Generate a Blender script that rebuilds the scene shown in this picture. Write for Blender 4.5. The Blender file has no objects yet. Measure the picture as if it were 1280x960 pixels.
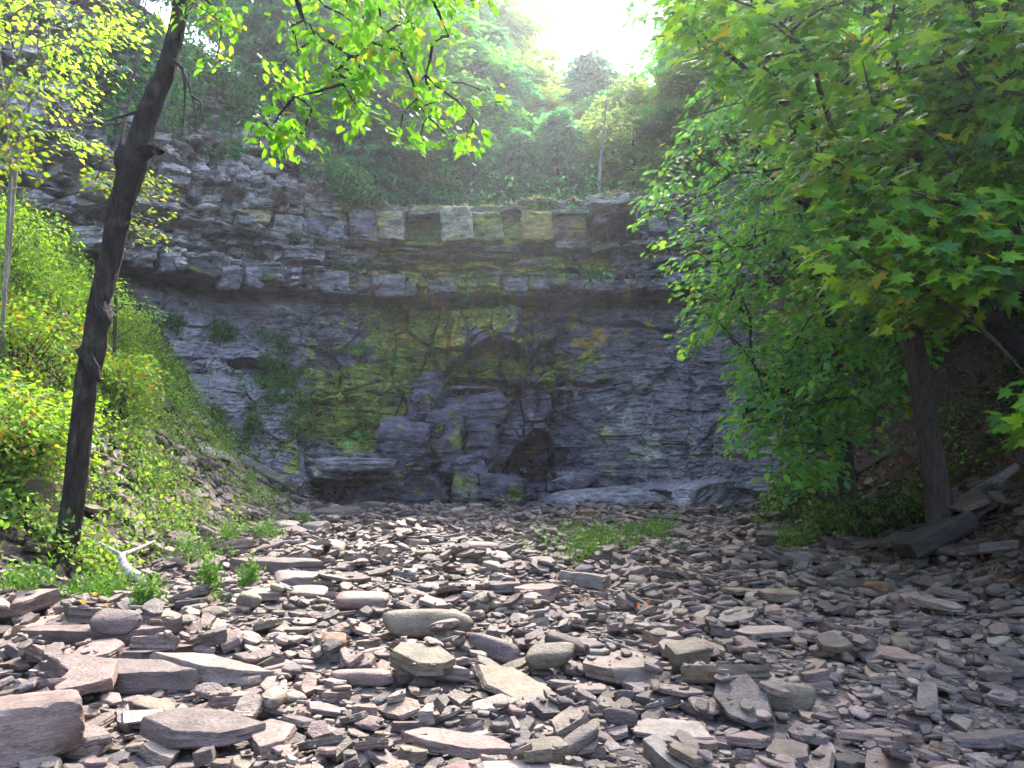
import bpy, math, numpy as np
from mathutils import Vector
rng = np.random.default_rng(7)
scene = bpy.context.scene
COL = scene.collection

# ------------------------------------------------------------------ camera model
F = 1004.0; CAMZ = 1.5; PITCH = math.atan(88 / F)
CP, SP = math.cos(PITCH), math.sin(PITCH)
def at(px, py, Y):
    a = (px - 640) / F; b = (480 - py) / F
    dy = CP - b * SP; dz = SP + b * CP
    k = Y / dy
    return np.array([a * k, Y, CAMZ + dz * k])
def gp(px, py, z=0.0):
    a = (px - 640) / F; b = (480 - py) / F
    dy = CP - b * SP; dz = SP + b * CP
    k = (z - CAMZ) / dz
    return np.array([a * k, dy * k, z])
def proj(X, Y, Z):
    z = Z - CAMZ
    f = Y * CP + z * SP; u = -Y * SP + z * CP
    f = np.maximum(f, .05)
    return 640 + F * X / f, 480 - F * u / f

# ------------------------------------------------------------------ numpy noise
def h3(ix, iy, iz, seed=0):
    with np.errstate(over='ignore'):
        n = (ix.astype(np.int64) * 374761393 + iy.astype(np.int64) * 668265263 + iz.astype(np.int64) * 2147483647 + seed * 974634777) & 0xffffffff
        n = ((n ^ (n >> 13)) * 1274126177) & 0xffffffff
        n = ((n ^ (n >> 16)) * 2246822519) & 0xffffffff
        n = n ^ (n >> 15)
    return (n & 0xffffff) / float(0xffffff)
def vn(x, y, z=0.0, seed=0):
    x, y, z = np.broadcast_arrays(np.asarray(x, float), np.asarray(y, float), np.asarray(z, float))
    ix, iy, iz = np.floor(x), np.floor(y), np.floor(z)
    fx, fy, fz = x - ix, y - iy, z - iz
    fx, fy, fz = [f * f * (3 - 2 * f) for f in (fx, fy, fz)]
    r = 0
    for a in (0, 1):
        for b in (0, 1):
            for c in (0, 1):
                w = (fx if a else 1 - fx) * (fy if b else 1 - fy) * (fz if c else 1 - fz)
                r = r + w * h3(ix + a, iy + b, iz + c, seed)
    return r * 2 - 1
def fbm(x, y, z=0.0, o=4, seed=0):
    r = 0; a = 1; t = 0
    for k in range(o):
        r = r + a * vn(np.asarray(x) * 2**k, np.asarray(y) * 2**k, np.asarray(z) * 2**k, seed + k * 17); t += a; a *= .5
    return r / t
def ss(a, b, x):
    t = np.clip((x - a) / (b - a), 0, 1); return t * t * (3 - 2 * t)

# ------------------------------------------------------------------ object helpers
def tag(o, label=None, cat=None, group=None, kind=None):
    if label: o['label'] = label
    if cat: o['category'] = cat
    if group: o['group'] = group
    if kind: o['kind'] = kind
    return o
def empty(name, loc=(0, 0, 0)):
    o = bpy.data.objects.new(name, None); COL.objects.link(o); o.location = loc; return o
def mesh_np(name, V, faces, mat, parent=None, col=None, smooth=False, loc=None, attrs=None):
    """faces: list of (n,k) int arrays"""
    me = bpy.data.meshes.new(name)
    V = np.asarray(V, np.float32)
    if loc is not None: V = V - np.asarray(loc, np.float32)
    me.vertices.add(len(V)); me.vertices.foreach_set('co', V.ravel())
    faces = [np.asarray(f, np.int32) for f in faces if len(f)]
    nl = sum(f.size for f in faces); nf = sum(len(f) for f in faces)
    me.loops.add(nl); me.loops.foreach_set('vertex_index', np.concatenate([f.ravel() for f in faces]))
    me.polygons.add(nf)
    tot = np.concatenate([np.full(len(f), f.shape[1], np.int32) for f in faces])
    st = np.concatenate([[0], np.cumsum(tot)[:-1]]).astype(np.int32)
    me.polygons.foreach_set('loop_start', st)
    me.polygons.foreach_set('loop_total', tot)
    me.polygons.foreach_set('use_smooth', np.full(nf, bool(smooth)))
    me.update(calc_edges=True)
    if col is not None:
        c = np.ones((len(V), 4), np.float32); c[:, :3] = col
        a = me.color_attributes.new('col', 'FLOAT_COLOR', 'POINT'); a.data.foreach_set('color', c.ravel())
    me.materials.append(mat)
    o = bpy.data.objects.new(name, me); COL.objects.link(o)
    if loc is not None: o.location = loc
    if parent is not None:
        o.parent = parent
    return o
class MB:
    def __init__(s): s.V = []; s.F = {}; s.C = []; s.n = 0
    def add(s, V, faces, col=None):
        V = np.asarray(V, float); s.V.append(V)
        for f in faces:
            f = np.asarray(f)
            if len(f): s.F.setdefault(f.shape[1], []).append(f + s.n)
        c = np.empty((len(V), 3)); c[:] = (1, 1, 1) if col is None else col
        s.C.append(c); s.n += len(V)
    def build(s, name, mat, parent=None, smooth=False, loc=None):
        if not s.V: return None
        return mesh_np(name, np.concatenate(s.V), [np.concatenate(v) for v in s.F.values()], mat, parent, np.concatenate(s.C), smooth, loc)

# ------------------------------------------------------------------ materials
def mat_new(name):
    m = bpy.data.materials.new(name); m.use_nodes = True
    nt = m.node_tree; nt.nodes.clear(); return m, nt, nt.nodes, nt.links
def rock_mat(name, rough=.8, bump=.35, bscale=6.0, squash=(1, 1, 3), mott=.35, fine=60.0, spec=.3, bd=.05):
    m, nt, N, L = mat_new(name)
    out = N.new('ShaderNodeOutputMaterial'); bs = N.new('ShaderNodeBsdfPrincipled')
    L.new(bs.outputs[0], out.inputs[0]); bs.inputs['Roughness'].default_value = rough
    bs.inputs['Specular IOR Level'].default_value = spec
    at_ = N.new('ShaderNodeAttribute'); at_.attribute_name = 'col'
    tc = N.new('ShaderNodeTexCoord'); mp = N.new('ShaderNodeMapping'); mp.inputs['Scale'].default_value = squash
    L.new(tc.outputs['Object'], mp.inputs[0])
    n1 = N.new('ShaderNodeTexNoise'); n1.inputs['Scale'].default_value = bscale; n1.inputs['Detail'].default_value = 8; n1.inputs['Roughness'].default_value = .65
    n2 = N.new('ShaderNodeTexNoise'); n2.inputs['Scale'].default_value = fine; n2.inputs['Detail'].default_value = 4
    L.new(mp.outputs[0], n1.inputs[0]); L.new(mp.outputs[0], n2.inputs[0])
    mr = N.new('ShaderNodeMapRange'); mr.inputs[1].default_value = .3; mr.inputs[2].default_value = .7
    mr.inputs[3].default_value = 1 - mott; mr.inputs[4].default_value = 1 + mott
    L.new(n1.outputs[0], mr.inputs[0])
    mr2 = N.new('ShaderNodeMapRange'); mr2.inputs[1].default_value = .3; mr2.inputs[2].default_value = .7
    mr2.inputs[3].default_value = 1 - mott * .45; mr2.inputs[4].default_value = 1 + mott * .45
    L.new(n2.outputs[0], mr2.inputs[0])
    mu = N.new('ShaderNodeMath'); mu.operation = 'MULTIPLY'; L.new(mr.outputs[0], mu.inputs[0]); L.new(mr2.outputs[0], mu.inputs[1])
    vm = N.new('ShaderNodeVectorMath'); vm.operation = 'SCALE'; L.new(at_.outputs['Color'], vm.inputs[0]); L.new(mu.outputs[0], vm.inputs['Scale'])
    L.new(vm.outputs[0], bs.inputs['Base Color'])
    ad = N.new('ShaderNodeMath'); ad.operation = 'MULTIPLY_ADD'; ad.inputs[1].default_value = .35
    L.new(n2.outputs[0], ad.inputs[0]); L.new(n1.outputs[0], ad.inputs[2])
    bp = N.new('ShaderNodeBump'); bp.inputs['Strength'].default_value = bump; bp.inputs['Distance'].default_value = bd
    L.new(ad.outputs[0], bp.inputs['Height']); L.new(bp.outputs[0], bs.inputs['Normal'])
    return m
def leaf_mat(name, trans=.45, rough=.55, tcol=(1.2, 1.25, .42), spec=.22):
    m, nt, N, L = mat_new(name)
    out = N.new('ShaderNodeOutputMaterial'); bs = N.new('ShaderNodeBsdfPrincipled')
    bs.inputs['Roughness'].default_value = rough; bs.inputs['Specular IOR Level'].default_value = spec
    at_ = N.new('ShaderNodeAttribute'); at_.attribute_name = 'col'
    L.new(at_.outputs['Color'], bs.inputs['Base Color'])
    tr = N.new('ShaderNodeBsdfTranslucent')
    vm = N.new('ShaderNodeVectorMath'); vm.operation = 'MULTIPLY'; vm.inputs[1].default_value = tcol
    L.new(at_.outputs['Color'], vm.inputs[0]); L.new(vm.outputs[0], tr.inputs[0])
    mx = N.new('ShaderNodeMixShader'); mx.inputs[0].default_value = trans
    L.new(bs.outputs[0], mx.inputs[1]); L.new(tr.outputs[0], mx.inputs[2]); L.new(mx.outputs[0], out.inputs[0])
    return m
M_CLIFF = rock_mat('cliff_shale', .62, .6, 2.2, (1, 1, 1.6), .5, 11.0, .4, .16)
M_STONE = rock_mat('creek_slate', .66, .8, 6.0, (1, 1, 2.5), .42, 45.0, .3, .03)
M_EARTH = rock_mat('damp_earth', .95, .8, 5.0, (1, 1, 1), .4, 40.0, .1, .06)
M_BARK = rock_mat('bark', .9, 1.0, 7.0, (3, 3, .5), .6, 30.0, .2, .09)
M_LEAF = leaf_mat('leaf', .58)
M_FAR = leaf_mat('far_leaf', .6, .6, (1.15, 1.3, .8))
M_GRASS = leaf_mat('grass_blade', .4)

# ------------------------------------------------------------------ terrain
def bed_noise(x, y): return .10 * fbm(x * .25, y * .25, 0, 3, 5) + .03 * fbm(x * 1.3, y * 1.3, 0, 3, 9)
def ground_h(x, y):
    x = np.asarray(x, float); y = np.asarray(y, float)
    z = bed_noise(x, y) + .02
    n = .7 * fbm(x * .3, y * .3, 0, 3, 21)
    toeL = -4.6 - .03 * np.clip(y - 8, 0, 20)
    dl = toeL - x + .5 * n
    z = z + 1.25 * np.where(dl > 0, dl * dl / (dl + .6), 0) + .18 * ss(0, 1.5, dl) * fbm(x * .9, y * .9, 0, 3, 31)
    toeR = 4.6 + .06 * np.clip(y - 6, 0, 14)
    dr = x - toeR + .5 * n
    z = z + 1.05 * np.where(dr > 0, dr * dr / (dr + .8), 0) + .15 * ss(0, 1.5, dr) * fbm(x * .9, y * .9, 0, 3, 33)
    z = z - 0.09 * ss(4, 1, np.abs(x - 1.5)) * ss(20, 10, y)
    return z
PLAN_P = np.array([-420, -260, -100, 60, 130, 200, 275, 350, 420, 480, 560, 640, 730, 800, 870, 920, 970, 1050, 1200, 1400, 1650])
PLAN_Y = np.array([13., 15., 17., 19.0, 20.1, 21.1, 22.3, 23.2, 23.8, 24.2, 24.4, 24.4, 24.3, 24.1, 23.8, 23.2, 22.3, 20.6, 18.2, 16., 14.])
def plateau_h(x, y):
    x = np.asarray(x, float); y = np.asarray(y, float)
    l = np.clip(-3.9 - x, 0, 100); r = np.clip(x - 5.6, 0, 100)
    b = np.clip(y - 28, 0, 34)
    return 9.25 + 1.15 * l * l / (l + .6) + .75 * r * r / (r + 1.2) + .48 * b * b / (b + 3) + .25 * fbm(x * .25, y * .25, 0, 3, 41) * ss(0, 1.5, y - 26)
def grid_mesh(xs, ys, hf, name, mat, colf, **k):
    X, Y = np.meshgrid(xs, ys); Z = hf(X, Y)
    V = np.stack([X, Y, Z], -1).reshape(-1, 3)
    nx, ny = len(xs), len(ys)
    i = (np.arange(ny - 1)[:, None] * nx + np.arange(nx - 1)[None]).ravel()
    Fq = np.stack([i, i + 1, i + nx + 1, i + nx], 1)
    return mesh_np(name, V, [Fq], mat, col=colf(X.ravel(), Y.ravel(), Z.ravel()), smooth=True, **k)
def axis(*segs):
    r = []
    for a, b, s in segs: r.append(np.arange(a, b, s))
    r.append([segs[-1][1]]); return np.concatenate(r)
def ground_col(x, y, z):
    n = fbm(x * 1.2, y * 1.2, 0, 4, 3)[:, None]
    bank = ss(.15, .8, z)[:, None]
    bed = np.array([.13, .108, .10]) * (1 + .3 * n)
    earth = np.array([.062, .048, .040]) * (1 + .3 * n)
    return bed * (1 - bank) + earth * bank
g = grid_mesh(axis((-46, -10, 1.2), (-10, 10, .09), (10, 46, 1.2)), axis((-22, 1, .8), (1, 25.5, .09), (25.5, 27, .5)), ground_h, 'ground', M_EARTH, ground_col)
tag(g, 'stony creek bed rising into earth banks on both sides', 'ground', kind='structure')
def plat_col(x, y, z):
    n = fbm(x * .8, y * .8, 0, 4, 3)[:, None]
    return np.array([.06, .062, .035]) * (1 + .4 * n)
xs = axis((-120, -20, 5), (-20, 20, .35), (20, 120, 5)); ys = axis((24.9, 40, .35), (40, 170, 5))
g = grid_mesh(xs, ys, plateau_h, 'hill', M_EARTH, plat_col)
tag(g, 'wooded ground above and behind the cliff', 'hill', kind='structure')
# ------------------------------------------------------------------ cliff
def sig(x): return 1 / (1 + np.exp(-np.clip(x, -40, 40)))
def cpoly(P, Q, pts, s=3.0):
    """soft mask of a convex polygon (pixel units)"""
    pts = np.array(pts, float); c = pts.mean(0); d = None
    for a, b in zip(pts, np.roll(pts, -1, 0)):
        e = b - a; n = np.array([e[1], -e[0]]) / np.hypot(*e)
        if np.dot(c - a, n) < 0: n = -n
        di = (P - a[0]) * n[0] + (Q - a[1]) * n[1]
        d = di if d is None else np.minimum(d, di)
    return ss(-s * .5, s, d)
def dome(P, Q, cx, cy, rx, ry):
    r = ((P - cx) / rx)**2 + ((Q - cy) / ry)**2
    return np.sqrt(np.clip(1 - r, 0, 1))
def voro(x, y, seed):
    ix, iy = np.floor(x), np.floor(y); d1 = np.full(x.shape, 9.); d2 = d1.copy(); id1 = d1 * 0; ox = d1 * 0; oy = d1 * 0
    for a in (-1, 0, 1):
        for b in (-1, 0, 1):
            cx = ix + a; cy = iy + b; px = cx + .1 + .8 * h3(cx, cy, cx * 0, seed); py = cy + .1 + .8 * h3(cx, cy, cx * 0 + 1, seed)
            d = np.hypot(x - px, y - py); new = d < d1
            d2 = np.where(new, d1, np.minimum(d2, d)); d1 = np.where(new, d, d1)
            id1 = np.where(new, h3(cx, cy, cx * 0 + 2, seed), id1); ox = np.where(new, x - px, ox); oy = np.where(new, y - py, oy)
    return d2 - d1, id1, ox, oy
def facets(x, y, seed, off, tilt, crease):
    e, i, ox, oy = voro(x + .25 * fbm(x * 1.3, y * 1.3, 0, 2, seed), y + .25 * fbm(x * 1.3, y * 1.3, 3, 2, seed), seed)
    i2 = (i * 7.13) % 1; i3 = (i * 13.7) % 1
    return off * (i - .5) * 2 + tilt * (ox * (i2 - .5) * 2 + oy * (i3 - .35) * 2) - crease * ss(.10, 0, e)
def build_cliff():
    p = np.concatenate([np.arange(-420, 100, 4.), np.arange(100, 1000, 1.0), np.arange(1000, 1651, 5.)])
    Yp = np.interp(p, PLAN_P, PLAN_Y); k = np.ones(9) / 9
    X0 = (p - 640) / F * Yp * 1.0
    # smooth plan
    for _ in range(30):
        Yp[1:-1] = (Yp[:-2] + Yp[2:]) * .25 + Yp[1:-1] * .5
    X0 = (p - 640) / F * (Yp * CP)
    tx = np.gradient(X0); ty = np.gradient(Yp); tl = np.hypot(tx, ty)
    nx, ny = ty / tl, -tx / tl        # outwards normal, towards the viewer
    s = np.cumsum(tl)
    for _ in range(60):
        nx[1:-1] = (nx[:-2] + nx[2:]) / 2; ny[1:-1] = (ny[:-2] + ny[2:]) / 2
    T = plateau_h(X0, Yp + 1.0)
    T = T + .33 * ss(748, 754, p) * ss(1000, 860, p) + .16 * ss(642, 648, p) * ss(754, 748, p) - .12 * ss(640, 620, p) * ss(470, 500, p) + .05 * vn(p * .06, 0)
    LOW = np.arange(-.8, 9.0, .026); NU = 170; NB = 14
    nr = len(LOW) + NU + NB; nc = len(p)
    Z = np.zeros((nr, nc)); B = np.zeros((nr, nc))
    Z[:len(LOW)] = LOW[:, None]
    v = np.linspace(0, 1, NU)[:, None]
    up = np.clip(T - 9.0, .05, None)[None]
    Z[len(LOW):len(LOW) + NU] = 9.0 + up * v
    B[len(LOW):len(LOW) + NU] = -.40 * np.clip(up * v - .6, 0, None)
    w = (np.arange(1, NB + 1) / NB)[:, None]
    Z[len(LOW) + NU:] = T[None] + .03 - .35 * w * w
    B[len(LOW) + NU:] = B[len(LOW) + NU - 1][None] - 1.8 * w
    S = np.broadcast_to(s, (nr, nc)); PP = np.broadcast_to(p, (nr, nc))
    P, Q = proj(X0[None] + nx * B, Yp[None] + ny * B, Z)
    P = P + 7 * fbm(S * 1.4, Z * 1.4, 0, 3, 301); Q = Q + 5 * fbm(S * 1.4, Z * 1.4, 5, 3, 302)
    back = np.zeros((nr, 1)); back[len(LOW) + NU:, 0] = 1
    D = B.copy()
    face = 1 - back
    zw = Z + .10 * fbm(S * .35, Z * .1, 0, 3, 2) + .03 * fbm(S * 2.0, Z * .5, 0, 2, 4)
    left = ss(480, 430, P)
    # ---- broad profile
    D += -.15 * ss(6.35, 6.0, Z) * 1.0                                # undercut below main ledge
    D += .35 * ss(5.9, 3.6, Z) + .55 * ss(3.7, .2, Z)
    D += ss(5.8, -.2, Z)**1.3 * 1.5 * ss(700, 900, P)                  # right shale slope
    D += ss(6.0, .5, Z) * 1.7 * ss(400, 330, P)                        # left shale slope
    D += .5 * ss(377, 372, P) * ss(470, 500, Q) * ss(640, 600, Q)      # buttress edge
    # undulation
    D += .35 * fbm(S * .45, Z * .35, 0, 3, 11) * face
    D += .12 * fbm(S * 1.6, Z * 1.1, 0, 3, 12) * face
    # ---- ledges (z bands)
    def band(z0, z1, e=.03): return ss(z0 - e, z0 + e, zw) * ss(z1 + e, z1 - e, zw)
    wv = .06 * vn(S * 1.1, 0, 0, 77)
    D += .55 * band(6.28 + wv, 6.62) + .45 * band(6.62, 6.98)
    D -= .38 * ss(5.75, 6.2, Z) * band(5.7, 6.26 + wv)
    D -= .34 * band(7.0, 7.85)
    D += .48 * band(7.22, 7.42) * ss(-.2, .3, vn(S * .9, 3.3, 0, 5))
    D += .38 * band(7.58, 7.70) * ss(-.3, .3, vn(S * .7, 7.3, 0, 6))
    D += .12 * band(7.86, 8.05)
    D += .10 * band(8.86, 9.2)
    # ---- blocks
    def blocks(hr, w0, A, seed, joint=.03, tilt=.1):
        r = np.floor((zw + .2 * h3(np.floor(S / 1.7), S * 0, S * 0, seed)) / hr)
        wr = w0 * (.6 + .9 * h3(r, r * 0, r * 0, seed + 1))
        ss_ = S + wr * 3.7 * h3(r, r * 0 + 1, r * 0, seed + 2) + .05 * vn(Z * 5, S * .2, 0, seed)
        c = np.floor(ss_ / wr)
        fu = ss_ / wr - c; fv = (zw / hr) - np.floor(zw / hr)
        off = (h3(r, c, r * 0, seed + 3) - .5) * 2 * A + tilt * (fu - .5) * (h3(r, c, r * 0 + 1, seed + 4) - .5) * 2 + tilt * (fv - .5) * (h3(r, c, r * 0 + 2, seed + 5) - .6)
        e = np.minimum(np.minimum(fu, 1 - fu) * wr, np.minimum(fv, 1 - fv) * hr)
        return off - joint * 1.6 * ss(.03, .0, e), h3(r, c, r * 0, seed + 9)
    upper = ss(6.2, 6.4, Z) * face
    b1, c1 = blocks(.36, .55, .16, 100, .05, .22)
    b2, c2 = blocks(.12, .32, .06, 200, .02, .08)
    b3, c3 = blocks(.34, .34, .13, 300, .05, .25)
    D += upper * (b2 * .9 + 2.0 * b1 * np.where(Z > 7.9, left, .25))
    D += upper * left * facets(S * 1.1, Z * 1.3, 811, .22, .40, .10) * ss(6.6, 7.2, Z)
    D += band(6.3, 6.98) * b3 * face * 2.0
    # the squared course under the lip
    bx = np.array([380, 405, 430, 470, 503, 553, 590, 628, 655, 690, 735, 797, 815, 840, 862, 900])
    bo = np.array([.02, -.05, .1, .28, -.22, .30, .12, -.10, .18, .05, -.15, .10, -.1, .05, .0, .0])
    bi = np.clip(np.searchsorted(bx, PP) - 1, 0, 15)
    mid = ss(378, 384, P) * ss(905, 880, P) * band(8.02, 8.88, .02)
    D += mid * bo[bi] * 1.9 + mid * .05 * fbm(S * 3, Z * 3, 0, 3, 15)
    ed = np.min(np.abs(PP[:1] - bx[:, None]), 0)[None]
    D -= mid * .10 * ss(2.0, .4, ed)
    # ---- shale lamination below ledge, thin plates
    lower = ss(6.35, 6.1, Z)
    sl = S * 1.3; zz = zw + .25 * fbm(S * .3, Z * .3, 0, 2, 61)
    for th, amp, fr, sd in ((.11, .035, 1.4, 1), (.06, .025, 3.0, 2), (.24, .06, .8, 3)):
        r = np.floor(zz / th + .6 * vn(S * fr * .5, 0, 0, sd))
        D += lower * amp * (vn(S * fr, r * 3.71, 0, 70 + sd))
    smo = 1 - .62 * ss(690, 740, P) - .2 * ss(590, 612, Q) * ss(650, 700, P) - .55 * ss(410, 370, P)
    D += smo * lower * (facets(S * .75, Z * .95, 821, .16, .34, .07) + facets(S * 2.1, Z * 3.4, 822, .06, .16, .05) + .6 * facets(S * 5.2, Z * 9, 823, .035, .07, .03))
    D += lower * .10 * np.abs(fbm(S * 2.2, Z * 3.2, 0, 4, 90)) + lower * .035 * fbm(S * 7, Z * 12, 0, 3, 91)
    rag = lower * ss(475, 500, P) * ss(720, 690, P)
    D += rag * 1.3 * facets(S * 1.1, Z * .8, 831, .22, .42, .16)
    D += upper * .05 * fbm(S * 6, Z * 9, 0, 3, 92)
    bl, cl = blocks(.55, 1.1, .10, 500, .05, .15)
    D += lower * bl * ss(520, 560, Q) * ss(470, 500, P) * ss(720, 700, P) * 1.6
    D0 = D.copy()
    # ---- single features, image-plane notes turned into places on the wall
    D += .55 * cpoly(P, Q, [(562, 388), (640, 378), (654, 405), (658, 478), (562, 478)], 5)
    D -= .85 * cpoly(P, Q, [(548, 474), (590, 440), (625, 428), (656, 436), (656, 478)], 4)
    D -= .25 * ss(5, 2, np.abs(Q - 482 - 2 * vn(P * .05, 0))) * ss(535, 550, P) * ss(770, 750, P)
    D -= .35 * ss(4, 1, np.abs(P - 662 - (Q - 430) * .02)) * ss(375, 400, Q) * ss(482, 476, Q)
    D += .75 * dome(P, Q, 655, 600, 46, 88) - 1.2 * cpoly(P, Q, [(624, 604), (628, 582), (668, 536), (684, 540), (694, 570), (696, 604)], 5)
    D += .55 * dome(P, Q, 506, 565, 32, 46) + .6 * dome(P, Q, 520, 618, 34, 34) + .5 * dome(P, Q, 588, 620, 24, 40) + .45 * dome(P, Q, 562, 545, 28, 40) + .4 * dome(P, Q, 540, 520, 20, 40)
    D -= .55 * cpoly(P, Q, [(556, 560), (574, 560), (578, 636), (552, 636)], 4)
    D -= .4 * cpoly(P, Q, [(598, 590), (606, 590), (608, 636), (596, 636)], 3)
    D += .7 * cpoly(P, Q, [(374, 568), (482, 564), (482, 574), (374, 576)], 3) + .75 * cpoly(P, Q, [(374, 580), (484, 577), (484, 597), (374, 598)], 3)
    D -= .75 * cpoly(P, Q, [(376, 600), (482, 600), (480, 640), (376, 640)], 3)
    D -= .3 * cpoly(P, Q, [(378, 500), (440, 500), (470, 566), (378, 566)], 8)
    D += .8 * cpoly(P, Q, [(733, 290), (742, 260), (770, 247), (793, 253), (800, 290)], 5) - 1.2 * cpoly(P, Q, [(750, 296), (766, 276), (784, 274), (800, 284), (800, 300)], 4)
    D += .9 * cpoly(P, Q, [(655, 645), (690, 604), (740, 600), (850, 600), (1000, 585), (1000, 650)], 8)
    D += .7 * dome(P, Q, 725, 596, 26, 12)
    D -= .35 * dome(P, Q, 825, 618, 24, 10) + .3 * dome(P, Q, 885, 632, 20, 6)
    D -= .5 * dome(P, Q, 292, 459, 24, 7); D += .4 * dome(P, Q, 300, 448, 40, 10)
    D -= .3 * ss(4, 1, np.abs(Q - 398 - (P - 700) * .12)) * ss(670, 700, P) * ss(860, 800, P) * .5
    D = D0 + (D - D0) * 1.35
    D = np.where(back > 0, B + D[len(LOW) + NU - 1][None] - B[len(LOW) + NU - 1][None], D)
    X = X0[None] + nx[None] * D; Y = Yp[None] + ny[None] * D
    V = np.stack([X, Y, Z], -1)
    # ---- colour: base rock, bedding, moss, ochre and lime stains
    n1 = fbm(S * .8, Z * .8, 0, 4, 201); n2 = fbm(S * 2.5, Z * 3.5, 0, 4, 202); n3 = .5 * fbm(S * 2.5, Z * .7, 0, 4, 203) + .6 * n2
    C = np.array([.165, .150, .165]) * (1 + .40 * n1 + .25 * n2)[..., None]
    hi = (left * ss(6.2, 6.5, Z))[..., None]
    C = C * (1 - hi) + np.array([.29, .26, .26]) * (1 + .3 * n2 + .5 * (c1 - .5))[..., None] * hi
    n5 = fbm(S * 9, Z * 5, 0, 3, 208)
    def mixc(C, m, c): m = np.clip(m * (1.0 + .45 * n5), 0, 1)[..., None]; return C * (1 - m) + np.array(c) * (1 + .35 * n2)[..., None] * m
    def blob(cx, cy, rx, ry): return np.exp(-(((P - cx) / rx)**2 + ((Q - cy) / ry)**2))
    n4 = fbm(S * 6, Z * 6, 0, 4, 204)
    def patch(bl, th, nz): return ss(th - .08, th + .30, sum(bl) + 1.0 * nz + .55 * n4 - .18)
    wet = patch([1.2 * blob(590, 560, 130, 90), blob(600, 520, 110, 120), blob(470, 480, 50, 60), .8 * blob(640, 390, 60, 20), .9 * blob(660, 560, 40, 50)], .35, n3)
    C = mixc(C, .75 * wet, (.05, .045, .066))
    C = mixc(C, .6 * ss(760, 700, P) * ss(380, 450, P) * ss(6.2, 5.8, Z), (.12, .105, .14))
    och = patch([.95 * blob(500, 300, 40, 60), .9 * blob(520, 345, 60, 30), .8 * blob(560, 420, 50, 40), .8 * blob(700, 290, 60, 26), .9 * blob(495, 350, 34, 50), .7 * blob(640, 330, 90, 20), .9 * blob(585, 290, 110, 30), .9 * blob(505, 330, 30, 40), .7 * blob(690, 290, 40, 20), .8 * blob(750, 425, 50, 22), .7 * blob(590, 400, 50, 30), .7 * blob(490, 350, 22, 16)], .45, n2 * .6 + n3 * .6)
    C = mixc(C, 1.0 * och, (.40, .22, .05))
    moss = patch([1.15 * blob(600, 320, 130, 55), .9 * blob(520, 400, 60, 60), .75 * blob(450, 520, 60, 60), .7 * blob(560, 430, 100, 50), .8 * blob(430, 500, 70, 50), .2 * blob(760, 440, 90, 50), blob(530, 290, 50, 45), 1.1 * blob(590, 385, 60, 22), 1.1 * blob(525, 395, 55, 50), .9 * blob(440, 520, 60, 35), .9 * blob(590, 470, 110, 22), .8 * blob(545, 560, 18, 60), .8 * blob(705, 330, 90, 22), .8 * blob(700, 260, 60, 26), .8 * blob(800, 550, 70, 30), .4 * blob(720, 420, 60, 50), .9 * blob(590, 350, 90, 18), .6 * blob(340, 560, 40, 60)], .52, n2 * .8 + n3 * .5)
    C = mixc(C, .95 * moss, (.17, .21, .03))
    mb = patch([.9 * blob(595, 378, 36, 12), .8 * blob(530, 255, 60, 20), .8 * blob(690, 300, 20, 60), .8 * blob(455, 435, 14, 12), .8 * blob(500, 455, 16, 14), .8 * blob(590, 500, 20, 20), .8 * blob(720, 265, 30, 25), .6 * blob(440, 545, 40, 12), .6 * blob(740, 350, 60, 16)], .5, n2)
    C = mixc(C, .7 * och * ss(-.05, .35, n4 + .8 * n2) * (1 - .8 * np.exp(-((P - 600) / 60)**2 - ((Q - 395) / 40)**2)), (.34, .18, .05))
    C = mixc(C, .95 * mb, (.09, .34, .06))
    bcol = np.array([(.22, .2, .22), (.10, .09, .11), (.2, .18, .22), (.30, .26, .18), (.10, .17, .05), (.50, .47, .33), (.36, .36, .20), (.22, .27, .08), (.36, .28, .09), (.20, .13, .07), (.30, .27, .25), (.12, .11, .12), (.2, .18, .2), (.13, .12, .13), (.2, .18, .2), (.2, .18, .2)])
    mm = (mid * ss(470, 478, PP) * ss(745, 738, PP) * .72 + mid * .35 * ss(478, 470, PP) + mid * .35 * ss(738, 745, PP))[..., None]
    C = C * (1 - mm) + bcol[bi] * (1 + .5 * n2)[..., None] * mm
    C = C * (1 - .6 * mid * ss(2.2, .6, ed))[..., None]
    lime = np.clip(cpoly(P, Q, [(555, 266), (590, 262), (622, 266), (620, 304), (555, 304)], 3) * ss(-.1, .5, n3 + .3), 0, 1) * .8
    C = mixc(C, lime, (.55, .53, .38))
    C = mixc(C, .8 * cpoly(P, Q, [(660, 645), (690, 600), (740, 595), (850, 597), (1000, 560), (1000, 650)], 8), (.27, .25, .27))
    C = mixc(C, patch([.8 * blob(690, 595, 60, 8), .7 * blob(800, 540, 60, 50), .6 * blob(620, 540, 14, 30)], .5, n3), (.24, .23, .22))
    C = mixc(C, patch([.9 * blob(885, 632, 30, 8)], .5, n2), (.18, .12, .05))
    C = mixc(C, cpoly(P, Q, [(286, 265), (328, 265), (326, 284), (290, 284)], 3), (.36, .30, .17))
    topg = ss(T - .12, T - .02, Z) * ss(470, 500, P)
    C = mixc(C, topg * .8 * (n2 > -.3), (.30, .29, .24))
    C = mixc(C, ss(9.3, 10.2, Z) * ss(-.1, .3, n1 + .1), (.10, .095, .07))
    bc = np.where(ss(6.2, 6.4, Z) > .5, c3 * .5 + c1 * .5, .5)
    C = C * (1 + .75 * (bc - .5))[..., None]
    e1, i1, _, _ = voro(S * 1.9 + .5 * n2, Z * 3.0 + .5 * n1, 901)
    C = C * (1 + .3 * (i1 - .5) * 1.0)[..., None] * (1 - .45 * ss(.07, .0, e1) * ss(-.2, .3, n2 + .1))[..., None]
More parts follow.
